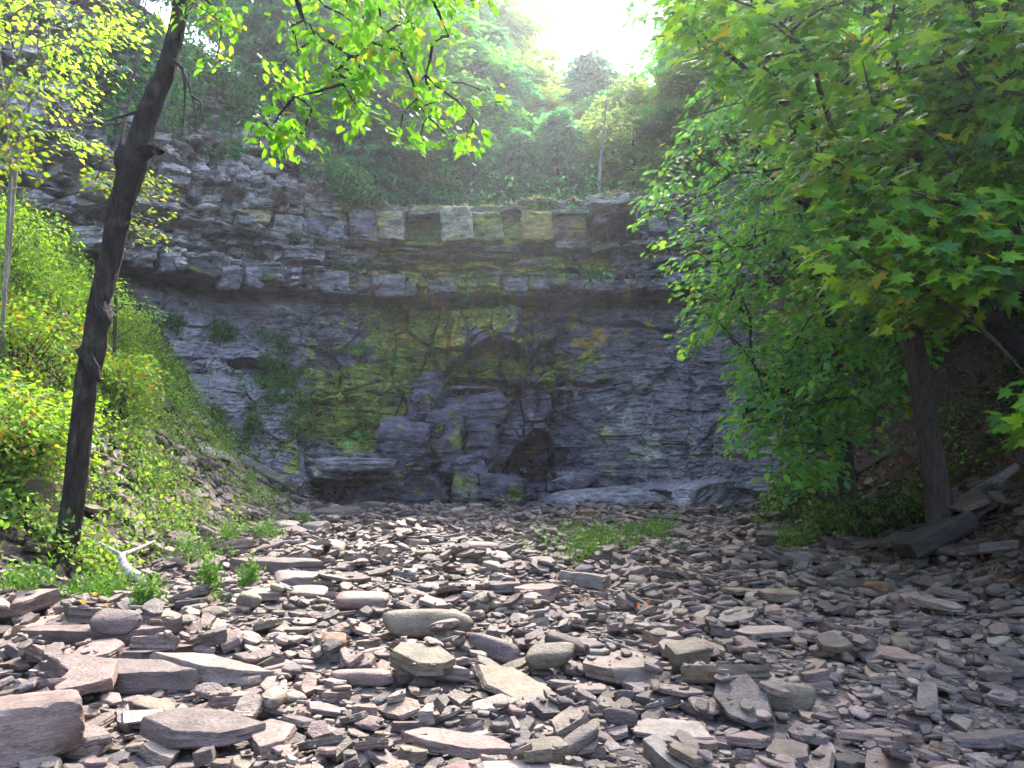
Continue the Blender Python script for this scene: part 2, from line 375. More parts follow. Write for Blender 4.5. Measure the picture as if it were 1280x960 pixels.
    C = C * (1 + .3 * n4 + .2 * fbm(S * 16, Z * 20, 0, 2, 206))[..., None]
    C = np.clip(C, .012, .6)
    i = (np.arange(nr - 1)[:, None] * nc + np.arange(nc - 1)[None]).ravel()
    Fq = np.stack([i, i + 1, i + nc + 1, i + nc], 1)
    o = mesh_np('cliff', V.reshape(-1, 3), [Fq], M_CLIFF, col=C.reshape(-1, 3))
    tag(o, 'dry waterfall cliff of layered grey shale with mossy green stains', 'cliff', kind='structure')
    PR, QR = proj(X, Y, Z)
    N = np.cross(np.gradient(V, axis=1), np.gradient(V, axis=0)); N /= np.linalg.norm(N, axis=-1, keepdims=True) + 1e-9
    return V.reshape(-1, 3), PR.ravel(), QR.ravel(), N.reshape(-1, 3), back.repeat(nc, 1).ravel(), T, p, (V, nx, ny, Z)
CLIFF_BULGES = [(506, 560, 62, 90, 23.1, 1), (520, 612, 84, 56, 23.0, 2), (588, 606, 44, 84, 23.1, 3), (560, 545, 40, 84, 23.4, 4), (628, 616, 60, 50, 22.9, 5), (720, 601, 56, 22, 22.5, 6), (470, 618, 60, 34, 23.2, 7), (598, 512, 84, 40, 23.9, 8), (536, 500, 36, 70, 23.8, 9), (606, 560, 40, 70, 23.3, 12)]
CV, CPX, CQY, CN, CBACK, CT, CPP, CGRID = build_cliff()
def cliff_at(px, py):
    i = np.argmin((CPX - px)**2 + (CQY - py)**2 + CBACK * 1e5); return CV[i]

# ------------------------------------------------------------------ stones
PAL = np.array([[.27, .222, .205], [.225, .20, .20], [.30, .255, .22], [.185, .16, .155], [.28, .215, .185], [.34, .31, .28], [.23, .205, .155]])
PAL = PAL * np.array([.82, .715, .65]); PALP = np.array([.26, .2, .16, .14, .12, .06, .06])
def outline(n, L, W, r, corners=None):
    k = corners or r.integers(4, 8)
    a = np.sort((np.arange(k) + r.uniform(-.33, .33, k)) / k * 2 * np.pi)
    R = r.uniform(.78, 1.08, k)
    c = np.stack([np.cos(a) * R * L / 2, np.sin(a) * R * W / 2], 1)
    if n <= k: return c
    seg = np.linalg.norm(np.roll(c, -1, 0) - c, axis=1); cs = np.concatenate([[0], np.cumsum(seg)])
    t = np.linspace(0, cs[-1], n, endpoint=False)
    cc = np.vstack([c, c[:1]])
    return np.stack([np.interp(t, cs, cc[:, 0]), np.interp(t, cs, cc[:, 1])], 1)
def slab_small(L, W, T, r):
    k = r.integers(5, 8); o = outline(k, L, W, r, k)
    s1 = r.uniform(.75, .97); s2 = r.uniform(.80, .97); sh = r.uniform(-.06, .06, 2) * L
    tz = T * (1 + r.uniform(-.25, .25) * o[:, 0] / (L / 2))
    V = np.vstack([np.c_[o * s1, np.zeros(k)], np.c_[o, tz * .35], np.c_[o * .98 + sh * .3, tz * .8], np.c_[o * s2 + sh, tz]])
    q = []
    for ring in range(3):
        a = np.arange(k) + ring * k; b = np.roll(np.arange(k), -1) + ring * k
        q.append(np.stack([a, b, b + k, a + k], 1))
    return V, [np.vstack(q), (np.arange(k) + 3 * k)[None]]
def slab_fine(L, W, T, r, corners=None, rough=1.0, wedge=0.0, n=44):
    o = outline(n, L, W, r, corners)
    ang = np.arctan2(o[:, 1] / W, o[:, 0] / L); sd = r.integers(0, 9999)
    ns = fbm(np.cos(ang) * 3 + 7, np.sin(ang) * 3, 0, 3, sd)
    o = o * (1 + .05 * rough * ns)[:, None]
    prof = [(.86, .0), (.95, .10), (1.0, .22), (.97, .42), (1.0, .60), (.985, .80), (.975, .95), (.945, .995), (.78, 1), (.6, 1), (.4, 1), (.2, 1), (.02, 1)]
    sh = r.uniform(-.05, .05, 2) * L
    V = []
    for i, (s, h) in enumerate(prof):
        q = o * s + sh * h
        st = 0
        if .1 < h < .95: st = .06 * rough * (vn(np.cos(ang) * 2.5, np.sin(ang) * 2.5, np.floor(h * 5) * 3.3, sd + 5))
        q = q * (1 + st * min(1.0, T * 4 / max(W, .01)))[:, None] if np.ndim(st) else q
        z = h * T * (1 + wedge * q[:, 0] / (L / 2) + .10 * fbm(q[:, 0] * 5, q[:, 1] * 5, 0, 3, sd + 9) * h)
        if h >= .98: z = z + .02 * T * np.floor(2.5 * vn(q[:, 0] * 4 / max(L, .1), q[:, 1] * 4 / max(L, .1), 0, sd + 3)) 
        V.append(np.c_[q, z])
    V = np.vstack(V); q = []; m = len(prof)
    for ring in range(m - 1):
        a = np.arange(n) + ring * n; b = np.roll(np.arange(n), -1) + ring * n
        q.append(np.stack([a, b, b + n, a + n], 1))
    return V, [np.vstack(q), (np.arange(n) + (m - 1) * n)[None]]
def ico(level=3, _c={}):
    if level in _c: return _c[level]
    import bmesh
    bm = bmesh.new(); bmesh.ops.create_icosphere(bm, subdivisions=level, radius=1)
    V = np.array([v.co[:] for v in bm.verts]); Fc = np.array([[v.index for v in f.verts] for f in bm.faces]); bm.free()
    _c[level] = (V, Fc); return _c[level]
def cobble(L, W, T, r, sharp=6.0, level=3, npl=12, box=0.0):
    V, Fc = ico(level); d = V.copy()
    nn = r.normal(size=(npl, 3)); nn /= np.linalg.norm(nn, axis=1, keepdims=True)
    ax = np.array([[1, 0, 0], [-1, 0, 0], [0, 1, 0], [0, -1, 0], [0, 0, 1], [0, 0, -1.]]) + r.normal(size=(6, 3)) * .08
    hN = np.concatenate([r.uniform(.85, 1.15, npl), r.uniform(.85, .95, 6) * (1 - .25 * box)])
    nn = np.vstack([nn, ax / np.linalg.norm(ax, axis=1, keepdims=True)])
    dots = np.clip(d @ nn.T, 1e-3, None) / hN
    R = 1 / (np.sum(dots**sharp, 1)**(1 / sharp))
    sd = r.integers(0, 9999)
    R = R * (1 + .04 * fbm(d[:, 0] * 2 + 5, d[:, 1] * 2, d[:, 2] * 2, 3, sd) + .012 * fbm(d[:, 0] * 8, d[:, 1] * 8, d[:, 2] * 8, 2, sd + 2))
    v = d * R[:, None] * np.array([L / 2, W / 2, T / 2])
    v[:, 2] -= v[:, 2].min()
    return v, [Fc]

CELL = .03; GX0, GX1, GY0, GY1 = -8.5, 8.5, 1.6, 24.6
gx = np.arange(GX0, GX1, CELL); gy = np.arange(GY0, GY1, CELL)
HG = ground_h(*np.meshgrid(gx, gy)); HERO = np.zeros(HG.shape, bool)
BAREFULL = HG.copy()
def drop(x, y, yaw, L, W, T, tiltj, r, embed=.25, maxt=.4, hero=False, zfix=None):
    """rest a stone on what lies there: returns a frame and the height, and raises the height map"""
    R = .5 * max(L, W); i0 = int((y - R - GY0) / CELL); i1 = int((y + R - GY0) / CELL) + 2
    j0 = int((x - R - GX0) / CELL); j1 = int((x + R - GX0) / CELL) + 2
    if i0 < 0 or j0 < 0 or i1 > HG.shape[0] or j1 > HG.shape[1]: return None
    dy = gy[i0:i1][:, None] - y; dx = gx[j0:j1][None] - x
    c, s = math.cos(yaw), math.sin(yaw)
    u = dx * c + dy * s; v = -dx * s + dy * c
    m = (u / (L / 2))**2 + (v / (W / 2))**2 <= 1
    if not m.any(): m = (u * u + v * v) <= CELL * CELL
    sub = HG[i0:i1, j0:j1]; h = sub[m]
    if len(h) == 0: return None
    if not hero and HERO[i0:i1, j0:j1][m].mean() > .10: return None
    du = (dx + 0 * dy)[m]; dv = (dy + 0 * dx)[m]
    hm = h.mean()
    if len(h) > 6:
        a = float((du * (h - hm)).sum() / max((du * du).sum(), 1e-6)); b = float((dv * (h - hm)).sum() / max((dv * dv).sum(), 1e-6))
    else: a = b = 0.
    a += r.normal() * tiltj; b += r.normal() * tiltj
    t = math.hypot(a, b)
    if t > maxt: a *= maxt / t; b *= maxt / t
    res = h - (a * du + b * dv)
    c0 = float(np.percentile(res, 75)) - embed * T
    top = c0 + a * du + b * dv + T
    sub[m] = np.maximum(h, top)
    if hero: HERO[i0:i1, j0:j1] |= m
    n = np.array([-a, -b, 1.]); n /= np.linalg.norm(n)
    xa = np.array([c, s, 0.]); xa = xa - n * (xa @ n); xa /= np.linalg.norm(xa); ya = np.cross(n, xa)
    return np.stack([xa, ya, n], 1), np.array([x, y, c0])
def palcol(r):
    c = PAL[r.choice(len(PAL), p=PALP)] * r.uniform(.6, 1.3); return np.clip(c * (1 + r.normal(size=3) * .02), .03, .6)

M_BULGE = rock_mat('cliff_bulge', .65, 1.0, 3.5, (1, 1, 2.6), .8, 16.0, .4, .15)
cl_ = bpy.data.objects['cliff']
def mottled(V, base, sd, moss=0.0):
    n_ = fbm(V[:, 0] * 3.5, V[:, 1] * 3.5, V[:, 2] * 4.5, 4, sd)[:, None]; m_ = ss(.25 - moss, .45 - moss, fbm(V[:, 0] * 1.9, V[:, 1] * 1.9, V[:, 2] * 2.2, 4, 77))[:, None] * .8
    return np.clip(np.array(base) * (1 + .7 * n_) * (1 - m_) + np.array([.19, .22, .035]) * (1 + .6 * n_) * m_, .012, .6)
def cliff_part(nm, V, Fc, col, sd, moss=0.0):
    ob = mesh_np(nm, V, Fc, M_BULGE, cl_, col=mottled(V, col, sd, moss), smooth=True); ob.data.set_sharp_from_angle(angle=math.radians(26)); return ob
for (px, py, w_, h_, Y_, sd) in CLIFF_BULGES:
    r = np.random.default_rng(900 + sd); c0 = at(px, py, Y_ + .28); k_ = Y_ / F * 1.12
    V, Fc = cobble(w_ * k_, min(w_, h_) * k_ * 1.1, h_ * k_, r, 26, 5, 18, .1)
    V[:, 2] -= h_ * k_ / 2; ro = r.normal() * .22; V = V @ np.array([[math.cos(ro), 0, math.sin(ro)], [0, 1, 0], [-math.sin(ro), 0, math.cos(ro)]]) + c0
    V += .09 * fbm(V[:, 0] * 2.2, V[:, 1] * 2.2, V[:, 2] * 3, 3, sd)[:, None] + .03 * np.floor(3 * vn(V[:, 0] * 1.5, V[:, 1], V[:, 2] * 9, sd))[:, None]
    cliff_part('rock_bulge', V, Fc, np.array([.13, .115, .15]) * r.uniform(.6, 1.3), sd, .02)
def wall(px, z, out=0.0):
    Vg, nx_, ny_, Zg = CGRID; c = int(np.argmin(np.abs(CPP - px))); rr = int(np.argmin(np.abs(Zg[:-16, c] - z)))
    win = Vg[max(0, rr - 5):rr + 6, max(0, c - 6):c + 7].reshape(-1, 3); n = np.array([nx_[c], ny_[c], 0.]); d = np.median(win @ n)
    q = Vg[rr, c].copy(); q += n * (d - q @ n) + n * out; q[2] = z; return q, n
def on_wall(V, q, n, r, tilt=.06):
    up = np.array([0, 0, 1.]) + n * r.normal() * tilt; up /= np.linalg.norm(up); x_ = np.cross(up, n) + up * r.normal() * tilt * .5; x_ /= np.linalg.norm(x_); y_ = np.cross(up, x_)
    return V @ np.stack([x_, y_, up], 0) + q
def block(L, W, T, r, box=1.4):
    k_ = 1 / (.9 * (1 - .25 * box)); V, Fc = cobble(L * k_, W * k_, T * k_, r, 34, 4, 7, box); V[:, 2] -= V[:, 2].max() / 2
    V += .02 * np.floor(2.5 * vn(V[:, 0] * 2, V[:, 1] * 2, V[:, 2] * 9, int(r.integers(9999))))[:, None] * np.array([1, 1, 0]); return V, Fc
r = np.random.default_rng(940); c0 = at(835, 628, 22.1); V, Fc = cobble(7.4, 3.4, 1.5, r, 4, 6, 3, .1); V = V + np.array([c0[0], 22.5, -.75])
V[:, 2] += .06 * fbm(V[:, 0] * 1.2, V[:, 1] * 1.2, 0, 4, 9) + .035 * np.floor(3 * vn(V[:, 0] * .6, V[:, 1] * 1.4, 0, 5)); cliff_part('rock_apron', V, Fc, (.235, .215, .235), 9, -.4)
sx = .0238                                                             # metres on the wall per picture step
r = np.random.default_rng(950)
# the jointed ledge
x_ = 180.
while x_ < 865:
    w_ = r.uniform(9, 38); big = x_ < 480; q, n = wall(x_ + w_ / 2, 6.62 + r.normal() * .07, -.14 + r.uniform(-.10, .14))
    hh = r.uniform(.30, .70) if big else r.uniform(.18, .5)
    V, Fc = block(w_ * sx * .98, r.uniform(.5, .8), hh, r, 1.2); V = on_wall(V, q + np.array([0, 0, -.06]), n, r, .16 if big else .07)
    ms = .22 if 470 < x_ < 700 else -.1
    cliff_part('ledge_block', V, Fc, np.array([.185, .168, .18]) * r.uniform(.55, 1.25), int(x_), ms + .08); x_ += w_ * r.uniform(.7, 1.1) + (r.random() < .12) * 16
# squared blocks under the lip
bx = [470, 503, 553, 590, 628, 655, 690, 735]; bo = [.10, -.08, .10, .05, -.02, .04, -.04]; bc_ = [(.26, .22, .16), (.10, .17, .05), (.31, .30, .20), (.20, .23, .10), (.18, .23, .07), (.30, .22, .07), (.17, .12, .07)]; mo = [.12, .45, .08, .22, .42, .2, .3]
for a, b, o_, c_, m_ in zip(bx[:-1], bx[1:], bo, bc_, mo):
    q, n = wall((a + b) / 2, 8.44 + r.normal() * .02, o_ - .33); V, Fc = block((b - a) * sx * 1.05, .9, .90 + r.uniform(-.06, .06), r, 1.6)
    cliff_part('cap_block', on_wall(V, q, n, r, .02), Fc, c_, a, m_)
CB = [(470 + k * 38 + r.uniform(-8, 8), 512 + k * 38 + r.uniform(-4, 12), 9.02 + r.normal() * .03, r.uniform(.14, .24), tuple(np.array((.2, .185, .15)) * r.uniform(.6, 1.2))) for k in range(8)] + [(560 + k * 44, 600 + k * 44 + r.uniform(0, 9), 7.9 + r.normal() * .03, r.uniform(.12, .22), tuple(np.array((.2, .185, .17)) * r.uniform(.6, 1.2))) for k in range(6)] + [(250, 284, 8.35, .5, (.24, .22, .22)), (286, 328, 8.3, .38, (.42, .35, .20)), (290, 330, 8.68, .34, (.28, .25, .24)), (334, 374, 8.3, .7, (.33, .30, .30)), (378, 404, 8.4, .75, (.18, .16, .2)), (405, 430, 8.35, .7, (.22, .2, .24)), (432, 468, 8.45, .75, (.17, .15, .19)), (800, 850, 8.5, .6, (.2, .18, .2)), (738, 796, 8.95, .38, (.27, .25, .2))]
for k_ in range(46):
    a = r.uniform(165, 455); w_ = r.uniform(13, 34); z_ = r.uniform(7.3, 10.0) if a < 330 else r.uniform(7.2, 9.0); CB.append((a, a + w_, z_, r.uniform(.16, .42), tuple(np.array((.26, .235, .24)) * r.uniform(.55, 1.3))))
for a, b, z_, hh, c_ in CB:
    q, n = wall((a + b) / 2, z_, -.16 + r.uniform(-.08, .08)); V, Fc = block((b - a) * sx * .92, .7, hh, r, .9); cliff_part('cap_block', on_wall(V, q, n, r, .14), Fc, c_, int(a), -.1 if a < 400 else .1)
# thin beds standing proud between the two
for k_ in range(34):
    x_ = r.uniform(190, 850); z_ = r.choice([7.08, 7.24, 7.40, 7.58, 7.74]) + r.normal() * .02; q, n = wall(x_, z_, r.uniform(-.22, -.02)); V, Fc = slab_fine(r.uniform(.9, 2.3), r.uniform(.5, .9), r.uniform(.07, .15), r, n=60)
    cliff_part('thin_bed', on_wall(V, q, n, r, .03), Fc, np.array([.22, .195, .22]) * r.uniform(.7, 1.3), k_, .2 if 460 < x_ < 760 else -.05)
for (x_, py_, L_, T_) in [(428, 573, 2.5, .16), (430, 588, 2.6, .34), (700, 484, 2.4, .10), (590, 484, 1.8, .08), (425, 610, 1.6, .12)]:
    q = at(x_, py_, 22.9); q, n = wall(x_, q[2], -.10); V, Fc = slab_fine(L_, .9, T_, r, n=60); cliff_part('thin_bed', on_wall(V, q, n, r, .01), Fc, (.25, .22, .24), 5, -.1)
# ---- layer 1: gravel and small plates everywhere
stuff = MB(); cand = []
def region(r, far=22.5, near=2.2, bias=1.0):
    while True:
        y = near + (far - near) * r.random()**bias
        w = min(6.6, .68 * y + 1.2); x = r.uniform(-w, w)
        g_ = -5.2 - .03 * max(0, y - 8); gR = 5.4 + .06 * max(0, y - 6)
        if x < g_: 
            if r.random() < .92: continue
        if x > gR + .8 and r.random() < .55: continue
        return x, y
def put_small(n, lo, hi, far, bias, thick=(.08, .24), tj=.12, near=2.2, mound=0, cobf=0.0):
    for _ in range(n):
        x, y = region(rng, far, near, bias)
        L = math.exp(rng.uniform(math.log(lo), math.log(hi))); W = L * rng.uniform(.45, .95); T = L * rng.uniform(*thick)
        yaw = rng.uniform(0, 6.283)
        fr = drop(x, y, yaw, L, W, T, tj, rng, .2)
        if fr is None: continue
        R, o = fr; c = palcol(rng) * (.86 - .52 * float(ss(4.1, 5.4, x - .06 * max(0, y - 6))))  # stones darken towards the right bank: dirt, and shade put into the colour
        key = L * W / y**2 * (1.0 + .0)
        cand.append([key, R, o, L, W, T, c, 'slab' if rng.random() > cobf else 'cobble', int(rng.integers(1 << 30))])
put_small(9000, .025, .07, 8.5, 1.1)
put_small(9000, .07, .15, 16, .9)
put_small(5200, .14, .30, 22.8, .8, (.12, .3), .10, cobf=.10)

# ---- layer 2: the stones one can name
def hsurf(x, y):
    i = int(np.clip((y - GY0) / CELL, 0, HG.shape[0] - 1)); j = int(np.clip((x - GX0) / CELL, 0, HG.shape[1] - 1)); return HG[i, j]
GREY = (.22, .20, .19); PINK = (.29, .23, .21); DARK = (.105, .092, .088); PALE = (.34, .31, .285); TAN = (.29, .24, .18); OLIVE = (.20, .18, .14); BROWN = (.28, .17, .10); MAUVE = (.175, .148, .145)
# x0,y0,x1,y1, thickness share, yaw, shape, colour, name, short, label, extra
HEROES = [
 (-70, 828, 92, 985, .62, 25, 'block', PINK, 'boulder', 'big corner boulder', 'big angular pinkish boulder with a rough grey side, cut by the bottom left corner'),
 (62, 838, 140, 896, .30, -20, 'slab', PINK, 'flat_rock', 'tilted pink flat rock', 'flat pinkish rock leaning right behind the big corner boulder'),
 (8, 776, 206, 820, .80, 2, 'slab', MAUVE, 'rock_slab', 'uppermost long slab', 'long grey brown slab with an upright face, highest of the three long slabs'),
 (28, 812, 238, 868, .62, -8, 'slab', MAUVE, 'rock_slab', 'middle long slab', 'long brown slab with a pale sloping top, between two other long slabs'),
 (168, 820, 330, 872, .55, -10, 'slab', GREY, 'rock_slab', 'pointed long slab', 'long grey slab tapering to a point at its right end'),
 (106, 794, 168, 828, .7, 0, 'cobble', MAUVE, 'cobble', 'dark humped cobble', 'smooth dark humped cobble propped on two long slabs'),
 (168, 800, 202, 822, .7, 0, 'cobble', TAN, 'cobble', 'small tan cobble', 'small tan cobble beside the dark humped cobble'),
 (472, 756, 602, 808, .78, 12, 'log', OLIVE, 'boulder', 'long round boulder', 'long rounded dark olive boulder in the middle of the creek bed'),
 (576, 792, 650, 830, .75, 0, 'cobble', MAUVE, 'cobble', 'smooth oval boulder', 'smooth oval grey boulder in front of the long round boulder'),
 (676, 798, 734, 826, .7, -5, 'cobble', DARK, 'cobble', 'dark oval stone', 'dark oval stone overlapping behind a grey domed stone'),
 (655, 812, 722, 848, .7, -5, 'cobble', OLIVE, 'cobble', 'grey domed stone', 'grey domed stone in front of the dark oval stone'),
 (405, 836, 498, 870, .6, 5, 'cobble', PINK, 'flat_rock', 'pale loaf stone', 'pale pinkish loaf shaped stone in front of the orange brown cobble'),
 (578, 836, 690, 884, .22, -38, 'slab', TAN, 'rock_slab', 'long tan plank stone', 'long narrow tan stone lying like a plank toward the camera'),
 (398, 780, 434, 814, .8, 10, 'block', BROWN, 'cobble', 'orange brown cobble', 'orange brown angular cobble, the only orange one in the bed'),
 (944, 848, 1022, 896, .8, 0, 'cobble', OLIVE, 'boulder', 'rounded olive boulder', 'large rounded olive grey boulder, roundest of the front right stones'),
 (832, 806, 894, 850, .72, 15, 'block', OLIVE, 'boulder', 'blocky olive boulder', 'blocky olive stone with a flat face, behind a grey tilted plate'),
 (796, 888, 902, 934, .18, -22, 'slab', PALE, 'rock_slab', 'broad pale plate', 'broad smooth pale grey plate tilted toward the front'),
 (500, 916, 652, 960, .45, -6, 'slab', PINK, 'rock_slab', 'front middle slab', 'large pinkish grey slab with a ridge at the bottom middle of the bed'),
 (150, 906, 312, 968, .42, 8, 'slab', MAUVE, 'rock_slab', 'undercut front slab', 'wide grey slab with a dark undercut edge, front left'),
 (290, 902, 372, 966, .35, 30, 'slab', PINK, 'rock_slab', 'steep pink slab', 'pinkish slab leaning on the undercut front slab'),
 (268, 692, 410, 719, .7, -4, 'slab', MAUVE, 'rock_slab', 'long far slab', 'long thin slab with a dark wavy front edge, near the bleached branch'),
 (640, 728, 700, 752, .6, 0, 'slab', PINK, 'rock_slab', 'pink twin slab', 'pinkish block touching the left end of a longer dark slab'),
 (696, 712, 778, 742, .7, -5, 'slab', GREY, 'rock_slab', 'dark twin slab', 'long grey wedge with a dark side, beside a pinkish block'),
 (1150, 744, 1200, 790, .25, -55, 'slab', PALE, 'rock_slab', 'paddle shaped stone', 'paddle shaped pale stone leaning up the right bank'),
 (938, 658, 1012, 688, .6, 12, 'slab', DARK, 'rock_slab', 'dark winged slab', 'dark slab with a raised right end, near the right bank foot'),
 (972, 682, 1022, 708, .7, -10, 'block', GREY, 'boulder', 'grey wedge boulder', 'grey wedge boulder in front of the dark winged slab'),
 (944, 734, 1008, 756, .75, 4, 'block', TAN, 'rock_block', 'tan brick stone', 'tan brick shaped stone standing on a dark face'),
 (905, 724, 975, 748, .35, 10, 'slab', TAN, 'flat_rock', 'flat tan stone', 'flat tan stone just behind the tan brick stone'),
 (446, 622, 486, 641, .8, 0, 'block', MAUVE, 'rock_block', 'square block', 'square brown block near the foot of the cliff alcove'),
 (562, 632, 584, 645, .8, 0, 'cobble', PALE, 'cobble', 'left pale cobble', 'round pale cobble at the cliff foot, left of its pair'),
 (584, 627, 606, 643, .8, 0, 'cobble', PALE, 'cobble', 'right pale cobble', 'round pale cobble at the cliff foot, right of its pair'),
 (588, 637, 612, 651, .8, 0, 'cobble', MAUVE, 'cobble', 'mauve cobble', 'mauve cobble just in front of the two pale cobbles'),
 (292, 736, 326, 762, .8, 0, 'cobble', OLIVE, 'cobble', 'round brown cobble', 'round brown cobble below a leaning grey block'),
 (334, 710, 396, 744, .65, 12, 'block', GREY, 'boulder', 'leaning grey block', 'grey block with a leaning flat face, in front of the long far slab'),
 (352, 730, 412, 756, .5, 0, 'cobble', PINK, 'cobble', 'smooth pink stone', 'smooth pinkish stone at the right of the leaning grey block'),
 (412, 738, 486, 774, .7, 8, 'log', PINK, 'boulder', 'pale knobbed boulder', 'long pale boulder with a rounded end, behind the orange brown cobble'),
 (336, 642, 374, 672, .75, 20, 'block', PALE, 'boulder', 'pale upright boulder', 'pale upright boulder beside green weeds at the left bank foot'),
 (376, 645, 410, 672, .6, -10, 'block', GREY, 'boulder', 'second upright boulder', 'grey upright boulder right of the weeds at the left bank foot'),
 (398, 676, 430, 698, .6, 0, 'cobble', TAN, 'cobble', 'small pale hump', 'small pale tan hump beyond the long far slab'),
 (575, 682, 626, 699, .8, 5, 'log', PINK, 'boulder', 'pink log stone', 'smooth pinkish log shaped stone halfway to the cliff'),
 (722, 634, 750, 652, .8, 0, 'block', BROWN, 'cobble', 'brown pyramid stone', 'brown pyramid shaped stone beyond the green weeds'),
 (826, 636, 850, 654, .7, 0, 'block', DARK, 'cobble', 'small dark block', 'small dark block at the right end of the green weeds'),
 (380, 634, 450, 650, .5, -3, 'slab', MAUVE, 'rock_slab', 'cliff foot slab', 'long low slab at the cliff foot, left of the square block'),
 (1080, 728, 1116, 747, .8, 0, 'cobble', BROWN, 'cobble', 'brown oval cobble', 'brown oval cobble in the gravel by the right bank'),
 (1046, 720, 1105, 744, .4, -5, 'slab', DARK, 'flat_rock', 'dark thin plate', 'dark thin plate resting behind the brown oval cobble'),
 (768, 858, 796, 880, .8, 0, 'cobble', DARK, 'cobble', 'upper dark egg', 'dark egg stone just above another dark egg stone'),
 (752, 886, 798, 914, .85, 0, 'cobble', DARK, 'cobble', 'lower dark egg', 'glossy dark egg shaped stone beside the broad pale plate'),
 (640, 918, 712, 965, .6, 25, 'block', OLIVE, 'boulder', 'bottom edge boulder', 'angular olive boulder at the bottom edge right of the front middle slab'),
 (690, 920, 752, 962, .5, 40, 'log', MAUVE, 'boulder', 'slanting front stone', 'slanting brown stone beside the angular olive boulder'),
 (582, 880, 645, 900, .15, 6, 'slab', PALE, 'flat_rock', 'white thin chip', 'thin nearly white chip in front of the long tan plank stone'),
 (160, 872, 218, 900, .5, 8, 'cobble', OLIVE, 'cobble', 'flat olive cobble', 'smooth flat olive cobble in front of the middle long slab'),
 (142, 900, 196, 935, .12, -15, 'slab', PALE, 'flat_rock', 'pale blue chip', 'thin pale bluish plate left of the undercut front slab'),
 (1145, 860, 1186, 898, .5, 60, 'block', GREY, 'rock_block', 'upright dark wedge', 'narrow wedge stone pointing up, front right'),
 (1232, 820, 1300, 852, .6, 5, 'slab', MAUVE, 'rock_slab', 'right edge slab', 'brown slab cut by the right edge of the bed'),
 (1190, 918, 1300, 950, .5, 0, 'slab', MAUVE, 'rock_slab', 'front right slab', 'long low brown slab in the bottom right corner'),
 (1050, 902, 1160, 936, .35, 4, 'slab', PINK, 'rock_slab', 'wide pink slab', 'wide flat pinkish slab left of the corner slab, front right'),
 (900, 902, 975, 940, .4, 6, 'slab', PINK, 'rock_slab', 'chipped slab', 'chipped pinkish slab right of the broad pale plate'),
 (1100, 812, 1160, 838, .3, 3, 'slab', PINK, 'flat_rock', 'pink hexagon plate', 'flat six sided pinkish plate on the front right bed'),
 (925, 780, 1005, 806, .4, -4, 'slab', PALE, 'flat_rock', 'pale leaf shaped plate', 'pale leaf shaped plate catching the light, right of centre'),
 (0, 640, 46, 700, .6, -30, 'block', PINK, 'boulder', 'bank boulder', 'pinkish boulder sunk in the left bank behind the leaning tree'),
 (100, 690, 150, 704, .5, 0, 'slab', GREY, 'flat_rock', 'root side stone', 'grey flat stone beside the roots of the leaning tree'),
 (0, 716, 44, 742, .4, 4, 'slab', OLIVE, 'flat_rock', 'mossy edge plate', 'flat mossy plate at the left edge below the leaning tree'),
]
HOBJ = []
order = sorted(range(len(HEROES)), key=lambda i: -HEROES[i][3] * 0 + HEROES[i][3])
for hi_ in order:
    x0, y0, x1, y1, tf, yaw, shp, colr, nm, short, lab = HEROES[hi_]
    cx = (x0 + x1) / 2; r = np.random.default_rng(500 + hi_)
    z = .05
    for _ in range(6):
        P0 = gp(cx, y1 - (y1 - y0) * (1 - tf) * .5, z); P0[1] = min(P0[1], 23.6); z = .5 * z + .5 * (hsurf(P0[0], P0[1]) - .02)
    d = P0[1]
    L = (x1 - x0) / F * d; Hm = (y1 - y0) / F * d
    T = tf * Hm * (.82 if shp == 'slab' else .95); W = np.clip((1 - tf) * Hm * d / (CAMZ - z + .2), .45 * min(L, 1e9) * (.6 if shp != 'slab' else .5), 1.2 * L)
    yr = math.radians(yaw)
    if abs(yaw) > 30: L, W = L / max(.5, abs(math.cos(yr))), W * .6
    fr = drop(P0[0], P0[1] + W * .25, yr, L, W, T, 0.0, r, .22, .30, hero=True)
    if fr is None: print('hero out', short); continue
    HOBJ.append((fr[0], fr[1], L, W, T, np.array(colr) * np.array([.82, .715, .65]) * r.uniform(.95, 1.05), shp, 500 + hi_, nm, short, lab))

# ---- layer 3: more loose stones round and over them
n_before = len(cand)
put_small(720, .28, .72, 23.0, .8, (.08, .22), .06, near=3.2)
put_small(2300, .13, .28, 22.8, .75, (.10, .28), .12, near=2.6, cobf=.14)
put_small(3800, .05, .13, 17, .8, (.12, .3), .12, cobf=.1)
put_small(900, .02, .05, 7.5, 1.0, (.2, .5), .2)

